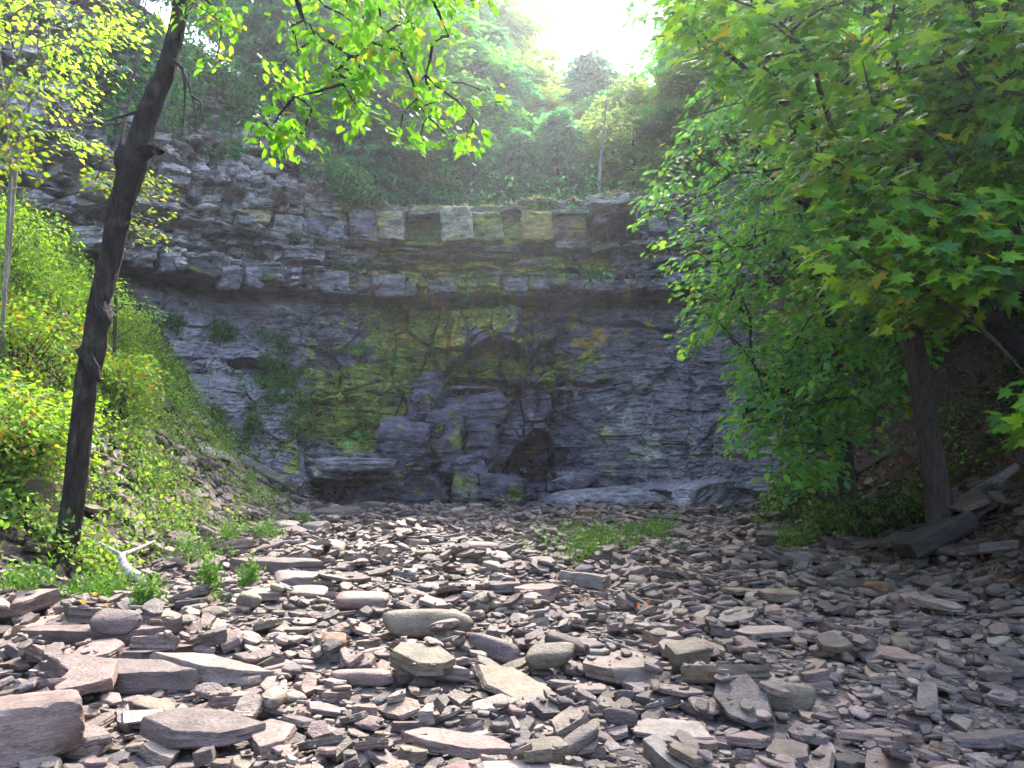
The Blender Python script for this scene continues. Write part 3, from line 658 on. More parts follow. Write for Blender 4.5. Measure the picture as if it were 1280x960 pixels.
def visible(R, o, L, W, T):
    ctr = o + R[:, 2] * T * .9
    px, py = proj(ctr[0], ctr[1], ctr[2])
    if not (5 < px < 1275 and py < 955): return 0
    cnt = 0
    for du, dv in ((0, 0), (.3, 0), (-.3, 0), (0, .3), (0, -.3)):
        q = o + R @ np.array([du * L, dv * W, T])
        if hsurf(q[0], q[1]) < q[2] + .25 * T + .012: cnt += 1
    return cnt / 5
scored = []
for i, c_ in enumerate(cand):
    key, R, o, L, W, T, c, kind, sd = c_
    y = o[1]
    sc = (L * W * (CAMZ - o[2]) / y + L * T) / y**2
    if L > .07 and o[2] < CAMZ: sc *= visible(R, o, L, W, T)
    else: sc = 0
    scored.append(sc)
scored = np.array(scored); N_IND = 296 - len(HOBJ)
top = set(np.argsort(-scored)[:N_IND].tolist())
def solid(shape, L, W, T, r, lvl=0):
    if shape == 'slab': return slab_fine(L, W, T, r, rough=1.0, wedge=r.uniform(-.25, .25), n=56 if lvl else 40)
    if shape == 'cobble': return cobble(L, W, T * 1.05, r, 4.2, 4 if lvl else 3, 4, .0)
    if shape == 'log': return cobble(L, W, T, r, 5, 4, 5, .1)
    return cobble(L, W, T, r, 26, 4, 9, .6)
for k, c_ in enumerate(cand):
    if k in top: continue
    _, R, o, L, W, T, c, kind, sd = c_
    r = np.random.default_rng(sd)
    if kind == 'cobble' or False:
        V, Fc = cobble(L, W * 1.1, T * 1.5, r, 7, 2 if L / o[1] > .02 else 1, 5)
        smoothable = 1
    else: V, Fc = slab_small(L, W, T, r)
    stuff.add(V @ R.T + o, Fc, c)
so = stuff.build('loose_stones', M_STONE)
tag(so, 'countless small slate chips and pebbles covering the creek bed', 'stones', kind='stuff')

def to_world(V, R, o): return V @ R.T + o
LAND = []
for (R, o, L, W, T, c, shp, sd, nm, short, lab) in HOBJ:
    r = np.random.default_rng(sd)
    V, Fc = solid(shp, L, W, T, r, 1)
    ob = mesh_np(nm, to_world(V, R, o), Fc, M_STONE, col=c, smooth=shp in ('cobble', 'log'), loc=o)
    if shp == 'slab' or shp == 'block':
        ob.data.polygons.foreach_set('use_smooth', np.ones(len(ob.data.polygons), bool))
        try: ob.data.set_sharp_from_angle(angle=math.radians(28))
        except Exception: pass
    tag(ob, lab, 'rock', kind='thing')
    px, py = proj(*o); LAND.append((px, py, short))
def size_word(a): return 'large' if a > 2600 else 'mid sized' if a > 1100 else 'small'
def col_word(c):
    c = np.array(c) * np.array([1.22, 1.51, 1.87]); l = c.mean(); w = (c[0] - c[2]) / l
    if l > .36: return 'pale grey' if w < .12 else 'pale tan'
    if l < .19: return 'dark grey' if w < .1 else 'dark brown'
    return 'grey' if w < .02 else 'mauve grey' if w < .14 else 'pinkish' if c[1] < c[2] * 1.06 else 'olive tan'
rows = []
for k in sorted(top):
    _, R, o, L, W, T, c, kind, sd = cand[k]
    r = np.random.default_rng(sd); px, py = proj(*o)
    shp = kind if kind == 'cobble' else ('slab' if T / L < .3 or r.random() < .8 else 'block')
    V, Fc = solid(shp, L, W, T * (1.3 if shp == 'cobble' else 1), r, 0)
    nm = {'cobble': 'cobble', 'slab': 'flat_rock', 'block': 'rock_block'}[shp]
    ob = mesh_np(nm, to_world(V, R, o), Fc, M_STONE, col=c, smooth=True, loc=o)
    if shp != 'cobble': ob.data.set_sharp_from_angle(angle=math.radians(28))
    ds = sorted((math.hypot(px - a, (py - b) * 1.8), i) for i, (a, b, s) in enumerate(LAND))
    (d1, i1), (d2, i2) = ds[0], ds[1]
    dx, dy = px - LAND[i1][0], (py - LAND[i1][1]) * 1.8
    rel = ('right of' if dx > 0 else 'left of') if abs(dx) > abs(dy) else ('in front of' if dy > 0 else 'behind')
    word = {'cobble': 'round cobble', 'slab': 'thin plate' if T / L < .18 else 'flat stone', 'block': 'angular block'}[shp]
    if W / L < .55 and shp == 'slab': word = 'narrow ' + word
    rows.append([ob, col_word(c), word, rel, LAND[i1][2], LAND[i2][2], L * W / o[1]**2, d1])
def lab_of(rw, lv):
    ob, cw, w, rel, a, b, s, d = rw
    t = f'{cw} {w} {rel} the {a}'
    if lv: t = f'{cw} {w} {rel} {a} toward {b}'
    return t
from collections import defaultdict
dd = defaultdict(list)
for rw in rows: dd[lab_of(rw, 0)].append(rw)
final = defaultdict(list)
for l_, rs in dd.items():
    for rw in rs: final[l_ if len(rs) == 1 else lab_of(rw, 1)].append(rw)
ORD = ['nearest', 'second', 'third', 'fourth', 'fifth', 'sixth', 'seventh', 'eighth', 'ninth', 'tenth']
for l_, rs in final.items():
    rs.sort(key=lambda q: q[7])
    for i, rw in enumerate(rs):
        lb = l_
        if len(rs) > 1: lb = (('nearest ' if i == 0 else ORD[min(i, 9)] + ' nearest ')) + l_
        tag(rw[0], lb, 'rock', 'slate stones lying in the creek bed', 'thing')

# ------------------------------------------------------------------ leaves, twigs, trees
def unit(v): return v / (np.linalg.norm(v, axis=-1, keepdims=True) + 1e-9)
_mo = [(-.04, 0), (-.30, -.10), (-.22, .12), (-.56, .22), (-.36, .34), (-.44, .60), (-.20, .50), (-.10, .78), (0, 1.0), (.10, .78), (.20, .50), (.44, .60), (.36, .34), (.56, .22), (.22, .12), (.30, -.10), (.04, 0)]
MAPLE_V = np.array([(0, .25, .03)] + [(x, y, -.10 * abs(x) - .06 * y * y) for x, y in _mo]); MAPLE_F = np.array([(0, i, i + 1) for i in range(1, 17)] + [(0, 17, 1)])
OVAL_V = np.array([(0, 0, 0), (-.24, .25, .04), (-.28, .55, .03), (0, 1, -.10), (.28, .55, .03), (.24, .25, .04), (0, .5, -.03)]); OVAL_F = np.array([(0, 6, 1, 1), (6, 2, 1, 1), (6, 3, 2, 2), (0, 5, 6, 6), (6, 5, 4, 4), (6, 4, 3, 3)])[:, :3]
DIAM_V = np.array([(0, 0, 0), (-.30, .5, .05), (0, 1, 0), (.30, .5, .05)]); DIAM_F = np.array([(0, 3, 2, 1)])
NEED_V = np.array([(0, 0, 0), (-.16, .45, 0), (0, 1, -.08), (.16, .45, 0)]); NEED_F = DIAM_F
BLADE_V = np.array([(-.035, 0, 0), (.035, 0, 0), (.025, .55, .06), (0, 1, .22), (-.025, .55, .06)]); BLADE_F = np.array([(0, 1, 2, 4), (4, 2, 3, 3)])[:, :]
KINDS = {'maple': (MAPLE_V, MAPLE_F), 'oval': (OVAL_V, OVAL_F), 'diam': (DIAM_V, DIAM_F), 'need': (NEED_V, NEED_F)}
def leaf_arrays(kind, Pn, tip, nrm, size):
    tv, tf = KINDS[kind]; tip = unit(tip); nrm = unit(nrm - tip * np.sum(nrm * tip, -1, keepdims=True)); side = np.cross(tip, nrm)
    V = Pn[:, None] + size[:, None, None] * (tv[None, :, 0:1] * side[:, None] + tv[None, :, 1:2] * tip[:, None] + tv[None, :, 2:3] * nrm[:, None])
    k = len(tv); Fa = tf[None] + (np.arange(len(Pn)) * k)[:, None, None]
    return V.reshape(-1, 3), Fa.reshape(-1, tf.shape[1]), k
def leaf_cols(n, pal, r, var=.25, wts=None):
    pal = np.array(pal); c = pal[r.choice(len(pal), n, p=wts)] * r.uniform(1 - var, 1 + var, (n, 1)); return np.clip(c, .01, .8)
def tube(pts, rad, sides=6):
    pts = np.asarray(pts, float); rad = np.asarray(rad, float); n = len(pts)
    t = unit(np.gradient(pts, axis=0)); ref = np.array([.3, .9, .1]) if abs(t[0] @ np.array([.3, .9, .1])) < .9 else np.array([1., 0, 0])
    a = unit(np.cross(t, ref)); b = np.cross(t, a); an = np.arange(sides) / sides * 2 * np.pi
    V = pts[:, None] + rad[:, None, None] * (np.cos(an)[None, :, None] * a[:, None] + np.sin(an)[None, :, None] * b[:, None])
    i = (np.arange(n - 1)[:, None] * sides + np.arange(sides)[None]).ravel(); j = (np.arange(n - 1)[:, None] * sides + np.roll(np.arange(sides), -1)[None]).ravel()
    return V.reshape(-1, 3), [np.stack([i, j, j + sides, i + sides], 1)]
def resample(pts, n):
    pts = np.asarray(pts, float); s = np.concatenate([[0], np.cumsum(np.linalg.norm(np.diff(pts, axis=0), axis=1))]); t = np.linspace(0, s[-1], n)
    # catmull style smoothing by cosine-free interpolation
    out = np.stack([np.interp(t, s, pts[:, k]) for k in range(3)], 1)
    for _ in range(2): out[1:-1] = (out[:-2] + 2 * out[1:-1] + out[2:]) / 4
    return out
def trunk_mesh(pts, rad, n=90, sides=22, lump=.12, seed=0, flare=0.0):
    pts = np.asarray(pts, float); s0 = np.concatenate([[0], np.cumsum(np.linalg.norm(np.diff(pts, axis=0), axis=1))])
    P_ = resample(pts, n); tt = np.linspace(0, s0[-1], n); R = np.interp(tt, s0, rad)
    V, Fc = tube(P_, R, sides); V = V.reshape(n, sides, 3); an = np.arange(sides) / sides * 2 * np.pi
    d = V - P_[:, None]
    nz = fbm(np.cos(an)[None] * 1.6, np.sin(an)[None] * 1.6, tt[:, None] * 1.4, 4, seed) * lump + .16 * (np.abs(fbm(np.cos(an)[None] * 6, np.sin(an)[None] * 6, tt[:, None] * 2.6, 4, seed + 3)) - .25)
    fl = flare * np.exp(-tt / .16)[:, None] * (1 + .7 * np.cos(an * 5 + seed)[None])
    V = P_[:, None] + d * (1 + nz + fl)[..., None]
    return V.reshape(-1, 3), Fc
class Skel:
    """branches grown so that every twig tip is reached from the nearest older wood"""
    def __init__(s, pts, rad):
        s.P = [np.array(p) for p in pts]; s.par = [-1] + list(range(len(pts) - 1)); s.base = len(pts); s.paths = []; s.r0 = list(rad); s.load = []
    def attach(s, anchors, r, up=.15, step=.35, droop=0.0, center=None):
        A = np.array(anchors); P0 = np.array(s.P)
        d = np.min(np.linalg.norm(A[:, None] - P0[None], axis=-1), 1) if len(A) else []
        for i in np.argsort(d):
            a = A[i]; Pn = np.array(s.P); dd = np.linalg.norm(Pn - a, axis=1) + 1.2 * np.clip(Pn[:, 2] - a[2], 0, None) * (droop == 0)
            j = int(np.argmin(dd)); b = Pn[j]; L = np.linalg.norm(a - b); n = max(2, int(L / step))
            mid = (a + b) / 2 + np.array([0, 0, up * L]) + r.normal(size=3) * .10 * L
            t = np.linspace(0, 1, n + 1)[:, None]; pts = (1 - t)**2 * b + 2 * t * (1 - t) * mid + t * t * a
            pts[1:-1] += r.normal(size=(n - 1, 3)) * .03 * L / n
            ids = [j]
            for q in pts[1:]: s.P.append(q); s.par.append(ids[-1]); ids.append(len(s.P) - 1)
            s.paths.append(ids)
    def build(s, mb, rmin=.006, k=.004, rmax=.1, sides=5, col=(.08, .07, .06)):
        n = len(s.P); cnt = np.zeros(n)
        for p in s.paths: cnt[p[-1]] += 1
        for i in range(n - 1, 0, -1):
            if s.par[i] >= 0: cnt[s.par[i]] += cnt[i]
        for p in s.paths:
            P_ = np.array([s.P[i] for i in p]); rd = np.minimum(rmax, rmin + k * np.sqrt(np.maximum(cnt[p[1:]], 0)))
            rd = np.concatenate([[rd[0] * 1.15], rd]); rd[-1] = rmin * .7
            V, Fc = tube(P_, rd, sides); mb.add(V, Fc, col)
def spray(A, out, L, n, r, wid=.5, droop=.25, flat=.10, nrm_up=1.0, jit=.5):
    """leaf spots round twig tips: A anchors, out directions (N,3); returns positions, tips, normals"""
    N = len(A); out = unit(out)
    side = unit(np.cross(out, np.array([0, 0, 1.]) + 1e-3)); up = np.cross(side, out)
    t = r.random((N, n)); sgn = r.choice([-1, 1], (N, n)); sp = r.random((N, n)) * (1 - .5 * t) * wid
    ll = np.broadcast_to(np.asarray(L, float).reshape(-1, 1), (N, n))
    Pn = A[:, None] + ((t - .55) * ll)[..., None] * out[:, None] + (sgn * sp * ll)[..., None] * side[:, None] + (r.normal(size=(N, n)) * flat * ll)[..., None] * up[:, None]
    Pn[..., 2] -= droop * ll * (t**2 + .6 * sp**2)
    tip = out[:, None] * .8 + side[:, None] * (sgn * .9)[..., None] + r.normal(size=(N, n, 3)) * .35; tip[..., 2] -= .35
    nr = up[:, None] * nrm_up + np.array([0, 0, nrm_up * .4]) + r.normal(size=(N, n, 3)) * jit + out[:, None] * .25
    return Pn.reshape(-1, 3), tip.reshape(-1, 3), nr.reshape(-1, 3)
def in_poly(px, py, poly):
    poly = np.array(poly, float); c = np.zeros(np.shape(px), bool); j = len(poly) - 1
    for i in range(len(poly)):
        a, b = poly[i], poly[j]
        c ^= ((a[1] > py) != (b[1] > py)) & (px < (b[0] - a[0]) * (py - a[1]) / (b[1] - a[1] + 1e-9) + a[0]); j = i
    return c
def fill(poly, Y0, Y1, n, r):
    """n points in the solid whose outline, seen from where the photographer stood, is poly, between the distances Y0 and Y1"""
    poly = np.array(poly, float); lo, hi = poly.min(0), poly.max(0); out = []
    while len(out) < n:
        x, y = r.uniform(lo[0], hi[0]), r.uniform(lo[1], hi[1])
        if in_poly(x, y, poly): out.append(at(x, y, r.uniform(Y0, Y1)))
    return np.array(out)
def crown(kind, A, center, L, n, size, pal, r, parent, mat=M_LEAF, name='crown', wts=None, out=None, var=.25, smooth=False, **kw):
    o = unit((A - center) * np.array([1, 1, .45]) + r.normal(size=A.shape) * .15) if out is None else out
    Pn, tip, nr = spray(A, o, L, n, r, **kw)
    sz = size * r.uniform(.45, 1.25, len(Pn)); V, Fa, k = leaf_arrays(kind, Pn, tip, nr, sz)
    clump = np.repeat(r.uniform(.8, 1.2, len(A)), n)[:, None]
    c = np.repeat(leaf_cols(len(Pn), pal, r, var, wts) * clump, k, 0)
    return mesh_np(name, V, [Fa], mat, parent, col=c, smooth=smooth)

G_MAPLE = [(.15, .32, .030), (.09, .24, .035), (.24, .38, .030), (.06, .17, .04), (.40, .33, .03)]
G_BRIGHT = [(.16, .25, .03), (.12, .22, .03), (.22, .28, .03), (.30, .27, .04)]
G_YEL = [(.38, .56, .10), (.28, .50, .07), (.50, .60, .14)]
G_HEM = [(.06, .27, .12), (.04, .21, .11), (.10, .34, .12)]
G_MID = [(.09, .19, .045), (.06, .14, .04), (.13, .23, .045)]
BARK = (.075, .066, .060); BARKD = (.038, .030, .027); BARKP = (.28, .25, .22)

# ---- leaning tree on the left
r = np.random.default_rng(11)
Yt = 9.3
tp = [at(72, 712, Yt), at(84, 668, Yt), at(94, 610, Yt), at(101, 540, Yt), at(106, 480, Yt), at(118, 430, Yt), at(122, 385, Yt), at(138, 325, Yt), at(150, 262, Yt - .05), at(166, 205, Yt - .1), at(182, 150, Yt - .1), at(206, 92, Yt - .15), at(220, 40, Yt - .2), at(232, -20, Yt - .2), at(250, -120, Yt - .3), at(285, -260, Yt - .4), at(330, -420, Yt - .5)]
tp[0][2] -= .15
tw = np.array([48, 42, 39, 38, 40, 44, 37, 37, 42, 52, 40, 34, 30, 29, 26, 20, 12]) / 2 / F * Yt * .66
t_left = tag(empty('leaning_tree', tp[0]), 'tall dark leaning tree with a knobbly trunk rising from the left bank', 'tree')
def rel(o, e): o.location = Vector(o.location) - e.location; return o
def mesh_under(V, Fc, name, mat, e, col, smooth=True): return mesh_np(name, np.asarray(V) - np.array(e.location), Fc, mat, e, col=col, smooth=smooth)
V, Fc = trunk_mesh(tp, tw, 620, 72, .20, 5, .55)
n_ = fbm(V[:, 0] * 5, V[:, 1] * 5, V[:, 2] * 2, 4, 8)
li = ss(.15, .45, fbm(V[:, 0] * 6, V[:, 1] * 6, V[:, 2] * 5, 3, 18))[:, None] * .35
mesh_under(V, Fc, 'trunk', M_BARK, t_left, np.array(BARKD) * (1 + .9 * n_)[:, None] * (1 - li) + np.array([.13, .12, .10]) * li)
mb = MB()
for (a, b, c_) in (((176, 190, 9.15), (190, 184, 9.05), (203, 190, 9.0)), ((106, 440, 9.25), (118, 462, 9.1), (124, 476, 9.1)), ((126, 385, 9.25), (131, 400, 9.15), (130, 418, 9.12)), ((158, 190, 9.2), (152, 205, 9.1), (150, 222, 9.1))):
    V, Fc = trunk_mesh([at(*a), at(*b), at(*c_)], [.10, .075, .03], 30, 24, .9, int(a[0]))
    mesh_under(V, Fc, 'burl', M_BARK, t_left, BARKD)
roots = MB()
for a in (200, 250, 300, 340, 20, 60):
    an = math.radians(a); b0 = tp[0] + np.array([0, 0, .2]); pts = [b0 + np.array([math.cos(an) * .1, math.sin(an) * .1, .05])]
    for d in (.3, .5, .75):
        q = tp[0] + np.array([math.cos(an) * d, math.sin(an) * d, 0]); q[2] = float(ground_h(q[0], q[1])) + .03 - d * .05; pts.append(q)
    V, Fc = tube(resample(pts, 14), np.linspace(.11, .03, 14), 8); roots.add(V - np.array(t_left.location), Fc, (.06, .05, .045))
roots.build('root', M_BARK, t_left, True)
lim = [[tp[14], at(320, -150, 8.7), at(400, -170, 8.3), at(500, -130, 8.1), at(600, -110, 8.0)],
       [tp[13], at(290, -70, 8.5), at(345, -30, 8.0), at(400, -40, 7.8)],
       [tp[15], at(200, -300, 8.6), at(60, -260, 8.2), at(-100, -200, 8.0)],
       [tp[15], at(420, -300, 7.6), at(600, -360, 6.8), at(760, -420, 6.2)]]
sk = Skel([tp[13], tp[14], tp[15], tp[16]], [.1] * 4)
bm_ = MB()
for l in lim:
    q = resample(l, 26); q[1:-1] += r.normal(size=(24, 3)) * .02
    V, Fc = tube(q, np.linspace(.06, .015, 26), 7); bm_.add(V - np.array(t_left.location), Fc, BARKD)
    for z in q[::2]: sk.P.append(z); sk.par.append(-1)
A1 = np.vstack([fill([(330, -60), (640, -60), (600, 10), (560, 60), (470, 70), (420, 20), (360, 10)], 7.4, 9.0, 60, r),
    fill([(340, 40), (395, 20), (420, 90), (390, 140), (345, 110)], 7.4, 8.3, 14, r),
    fill([(318, 155), (350, 150), (405, 180), (412, 196), (370, 190), (330, 178)], 7.5, 7.8, 7, r),
    fill([(430, 60), (500, 60), (560, 110), (620, 118), (590, 200), (545, 215), (500, 170), (440, 150)], 7.6, 8.8, 26, r),
    fill([(235, -60), (290, -60), (300, 60), (262, 90), (240, 50)], 8.2, 9.2, 16, r),
    fill([(400, 80), (440, 90), (470, 160), (430, 140)], 7.6, 8.4, 7, r),
    fill([(-60, -200), (230, -300), (900, -420), (880, -160), (400, -80), (200, -90)], 5.5, 10, 190, r)])
sk.attach(A1, r, .1, .22, droop=1)
sk.build(bm_ if False else (bm2 := MB()), .0045, .0035, .05, 5, BARKD)
bmV = MB()
for V, Fl, C in zip(bm2.V, [None] * len(bm2.V), bm2.C): pass
bm2.V = [v - np.array(t_left.location) for v in bm2.V]
for V_, C_ in zip(bm2.V, bm2.C): pass
off_ = bm_.n
for k_, fl_ in bm2.F.items():
    for f_ in fl_: bm_.F.setdefault(k_, []).append(f_ + off_)
bm_.V += bm2.V; bm_.C += bm2.C; bm_.n += bm2.n
bm_.build('branches', M_BARK, t_left, True)
dead = MB()
for pl in ([(212, 70, 9.1), (228, 84, 9.0), (240, 120, 8.9), (248, 150, 8.9), (243, 165, 8.9)], [(228, 84, 9.0), (232, 110, 8.9), (230, 150, 8.8), (226, 172, 8.8)], [(172, 140, 9.1), (150, 146, 9.0), (132, 152, 8.9)], [(240, 120, 8.9), (252, 128, 8.8), (250, 145, 8.8)]):
    V, Fc = tube(resample([at(*q) for q in pl], 12), np.linspace(.02, .006, 12), 6); dead.add(V - np.array(t_left.location), Fc, BARKD)
dead.build('dead_twig', M_BARK, t_left, True)
oc = unit(np.stack([r.normal(size=len(A1)) * .8, r.normal(size=len(A1)) * .5 - .2, -.35 + 0 * r.normal(size=len(A1))], 1))
crown('oval', A1 - np.array(t_left.location), None, .46, 23, .115, [(.17, .40, .03), (.12, .33, .03), (.24, .44, .04), (.42, .32, .04)], r, t_left, out=oc, wts=[.4, .35, .21, .04], wid=.45, droop=.15, flat=.12, jit=.55)

# ---- tree maker used for every other tree
def make_tree(name, label, cat, pts, rad, A, kind, Ln, n, size, pal, seed, col=BARK, mat=M_LEAF, wts=None, group=None, limbs=(), rmax=.06, lump=.1, flare=.3, up=.12, tn=70, sides=14, var=.22, tparts=True, smooth_leaf=False, jit=.5, **kw):
    r = np.random.default_rng(seed); e = tag(empty(name, pts[0]), label, cat, group); L0 = np.array(e.location)
    V, Fc = trunk_mesh(pts, rad, tn, sides, lump, seed, flare); mesh_under(V, Fc, 'trunk', M_BARK, e, np.array(col) * (1 + .3 * fbm(V[:, 0] * 4, V[:, 1] * 4, V[:, 2] * 2, 3, seed))[:, None])
    tp_ = resample(pts, 24); sk = Skel(tp_[6:], rad)
    b = MB()
    for l in limbs:
        q = resample(l[0], 20); V, Fc = tube(q, np.linspace(l[1], l[2], 20), 7); b.add(V - L0, Fc, col)
        for z in q[::2]: sk.P.append(z); sk.par.append(-1)
    if len(A):
        sk.attach(A, r, up, .4); n0 = len(b.V); sk.build(b, .005, .005, rmax, 4, col)
        for i in range(n0, len(b.V)): b.V[i] = b.V[i] - L0
    b.build('branches', M_BARK, e, True)
    if len(A): 
        c0 = np.array(pts).mean(0); c0[2] = min(c0[2], A[:, 2].mean())
        o_ = kw.pop('out', None)
        if o_ is None: o_ = unit((A - tp_[np.argmin(np.linalg.norm(A[:, None] - tp_[None], axis=-1), 1)]) * np.array([1, 1, .3]) + r.normal(size=A.shape) * .2)
        crown(kind, A - L0, None, Ln, n, size, pal, r, e, mat, wts=wts, out=o_, var=var, jit=jit, **kw)
    return e
def copy_tree(e, loc, rz=0, sc=1.0, label=None, group=None):
    c = e.copy(); COL.objects.link(c); c.location = loc; c.rotation_euler = (0, 0, rz); c.scale = (sc,) * 3
    if label: c['label'] = label
    if group: c['group'] = group
    for ch in e.children:
        k = ch.copy(); COL.objects.link(k); k.parent = c
    return c

# ---- big maple on the right bank
r = np.random.default_rng(21)
mp = [at(1178, 668, 10.4), at(1172, 610, 10.4), at(1160, 540, 10.4), at(1147, 460, 10.3), at(1133, 385, 10.3), at(1120, 310, 10.1), at(1104, 240, 10.0), at(1092, 170, 9.9), at(1085, 60, 9.7), at(1100, -100, 9.5), at(1120, -300, 9.3)]
mp[0][2] -= .2
mw = [.19, .155, .14, .135, .125, .115, .12, .11, .10, .08, .05]
P_near = [(870, -60), (1340, -60), (1340, 300), (1250, 330), (1190, 380), (1120, 375), (1060, 355), (1075, 290), (1010, 250), (1005, 195), (960, 150), (900, 90), (850, 30)]
P_low = [(1030, 300), (1120, 260), (1290, 200), (1310, 310), (1180, 375), (1100, 375), (1060, 345)]
A = np.vstack([fill(P_near, 6.2, 9.6, 330, r), fill(P_low, 6.0, 8.2, 60, r), fill([(820, -500), (1700, -600), (1700, 250), (1330, 300), (1290, -20), (860, -60)], 5.5, 12.5, 210, r), fill([(1288, 470), (1310, 470), (1310, 525), (1290, 520)], 5.6, 6.2, 3, r)])
out_ = unit(np.stack([-.7 + r.normal(size=len(A)) * .5, -.75 + r.normal(size=len(A)) * .4, -.45 + r.normal(size=len(A)) * .2], 1))
limb = [([mp[5], at(1050, 190, 9.3), at(960, 110, 8.6), at(890, 50, 8.2)], .07, .02), ([mp[6], at(1150, 180, 8.8), at(1230, 120, 7.6), at(1300, 60, 7)], .07, .02),
        ([mp[7], at(1040, 60, 9), at(960, -40, 8), at(880, -150, 7.4)], .07, .02), ([mp[4], at(1180, 320, 9.2), at(1260, 270, 8), at(1330, 230, 7)], .05, .015), ([mp[8], at(1200, -80, 8), at(1320, -200, 7)], .07, .02)]
make_tree('maple_tree', 'big maple on the right bank with broad bright green lobed leaves', 'tree', mp, mw, A, 'maple', .66, 24, .165, G_MAPLE, 21, col=(.075, .06, .05), limbs=limb, out=out_, wts=[.34, .27, .22, .14, .03], wid=.5, droop=.2, flat=.1, jit=.65, tn=420, sides=64, lump=.10)

# ---- understory tree hanging over the cliff foot on the right
r = np.random.default_rng(31)
up_ = [at(1062, 640, 14.2), at(1056, 560, 14.2), at(1048, 500, 14.0), at(1042, 440, 13.9), at(1030, 360, 13.7), at(1010, 260, 13.4), at(990, 150, 13.2), at(980, 0, 13), at(990, -120, 13)]
P_mid = [(845, 20), (880, 90), (835, 190), (800, 285), (835, 300), (862, 320), (868, 405), (905, 425), (930, 480), (925, 530), (960, 590), (1010, 600), (1040, 545), (1090, 520), (1130, 480), (1170, 400), (1290, 330), (1290, -50), (850, -80)]
A = np.vstack([fill(P_mid, 11.6, 14.6, 520, r), fill([(880, 330), (940, 420), (930, 530), (970, 590), (1030, 590), (1110, 500), (1100, 380)], 11.2, 13, 25, r), fill([(850, -260), (1250, -300), (1290, -40), (840, -40)], 11, 15, 90, r)])
out_ = unit(np.stack([-.9 + r.normal(size=len(A)) * .4, -.55 + r.normal(size=len(A)) * .4, -.5 + r.normal(size=len(A)) * .2], 1))
limb = [([up_[4], at(960, 300, 12.8), at(900, 330, 12.4)], .05, .015), ([up_[5], at(940, 200, 12.6), at(850, 260, 12.2)], .05, .015), ([up_[6], at(930, 80, 12.6), at(880, 60, 12.3)], .05, .015), ([up_[3], at(1100, 400, 13.2), at(1160, 360, 12.8)], .04, .015), ([up_[2], at(985, 450, 13.2), at(940, 470, 12.9)], .04, .01)]
make_tree('understory_tree', 'slender tree behind the big maple, its layered leaves drooping before the cliff', 'tree', up_, [.16, .13, .115, .11, .10, .09, .08, .06, .03], A, 'oval', .95, 50, .15, [(.13, .36, .08), (.19, .42, .07), (.10, .30, .10), (.25, .42, .05), (.48, .38, .05)], 31, col=BARK, limbs=limb, out=out_, wts=[.36, .26, .24, .12, .02], wid=.5, droop=.28, flat=.09, jit=.5)
# leaning trunk at the far right
r = np.random.default_rng(41)
ln = [at(1310, 470, 11.6), at(1270, 430, 11.6), at(1232, 390, 11.5), at(1198, 342, 11.4), at(1160, 260, 11.3), at(1130, 150, 11.2), at(1110, 20, 11)]
b0 = ln[0].copy(); b0[0] += 1.2; b0[2] = float(ground_h(b0[0], b0[1])) - .1; ln = [b0] + ln
A = np.vstack([fill([(1120, -60), (1500, -60), (1500, 420), (1330, 430), (1240, 330), (1180, 250)], 10.8, 13.5, 170, r)])
make_tree('crooked_tree', 'thin dark crooked tree leaning left out of the shaded right bank', 'tree', ln, [.2, .15, .14, .13, .12, .1, .07, .03], A, 'oval', .9, 26, .13, G_MID, 41, col=BARKD, wid=.5, droop=.25, flat=.1)

# ---- pale saplings at the upper left, yellow leaved
def sapling(seed, pts, w, poly, Y0, Y1, nA, label, pal, n=20, size=.11, L=.6, col=BARKP, name='sapling', kind='oval', group=None, out=None, mat=M_LEAF):
    r = np.random.default_rng(seed); A = fill(poly, Y0, Y1, nA, r)
    return make_tree(name, label, 'tree', pts, np.linspace(w, w * .25, len(pts)), A, kind, L, n, size, pal, seed, col=col, group=group, wid=.5, droop=.2, flat=.1, rmax=.03, mat=mat)
def foot(px, py, Y):
    q = at(px, py, Y); q[2] = float(ground_h(q[0], q[1])) - .1; return q
sapling(51, [foot(-30, 300, 12), at(-12, 160, 12), at(16, 90, 12), at(40, 20, 12), at(64, -90, 12)], .035, [(-60, -80), (120, -80), (180, 20), (170, 90), (100, 60), (60, 130), (-60, 120)], 11.2, 12.8, 70, 'pale stemmed sapling with yellow leaves, leftmost at the top of the left bank', G_YEL)
sapling(52, [foot(10, 300, 13), at(22, 190, 13), at(40, 120, 13), at(62, 40, 13), at(84, -60, 13)], .035, [(60, 10), (190, 20), (150, 90), (110, 130), (120, 190), (60, 170)], 12.3, 13.5, 40, 'pale stemmed sapling with drooping yellow leaves beside the leaning trunk', G_YEL)
sapling(53, [foot(8, 330, 11), at(14, 210, 11), at(4, 100, 11), at(-20, -60, 11)], .03, [(-80, 100), (50, 110), (60, 190), (20, 250), (-80, 240)], 10.3, 11.6, 40, 'low pale sapling with yellow green leaves, below the two taller ones', G_BRIGHT)
sapling(54, [foot(150, 300, 14.5), at(150, 180, 14.5), at(175, 60, 14.5), at(190, -60, 14.3)], .035, [(130, 180), (215, 230), (205, 310), (160, 330), (150, 250), (110, 220)], 13.0, 14.5, 30, 'thin sapling with bright leaves behind the middle of the leaning trunk', G_BRIGHT, col=BARK)

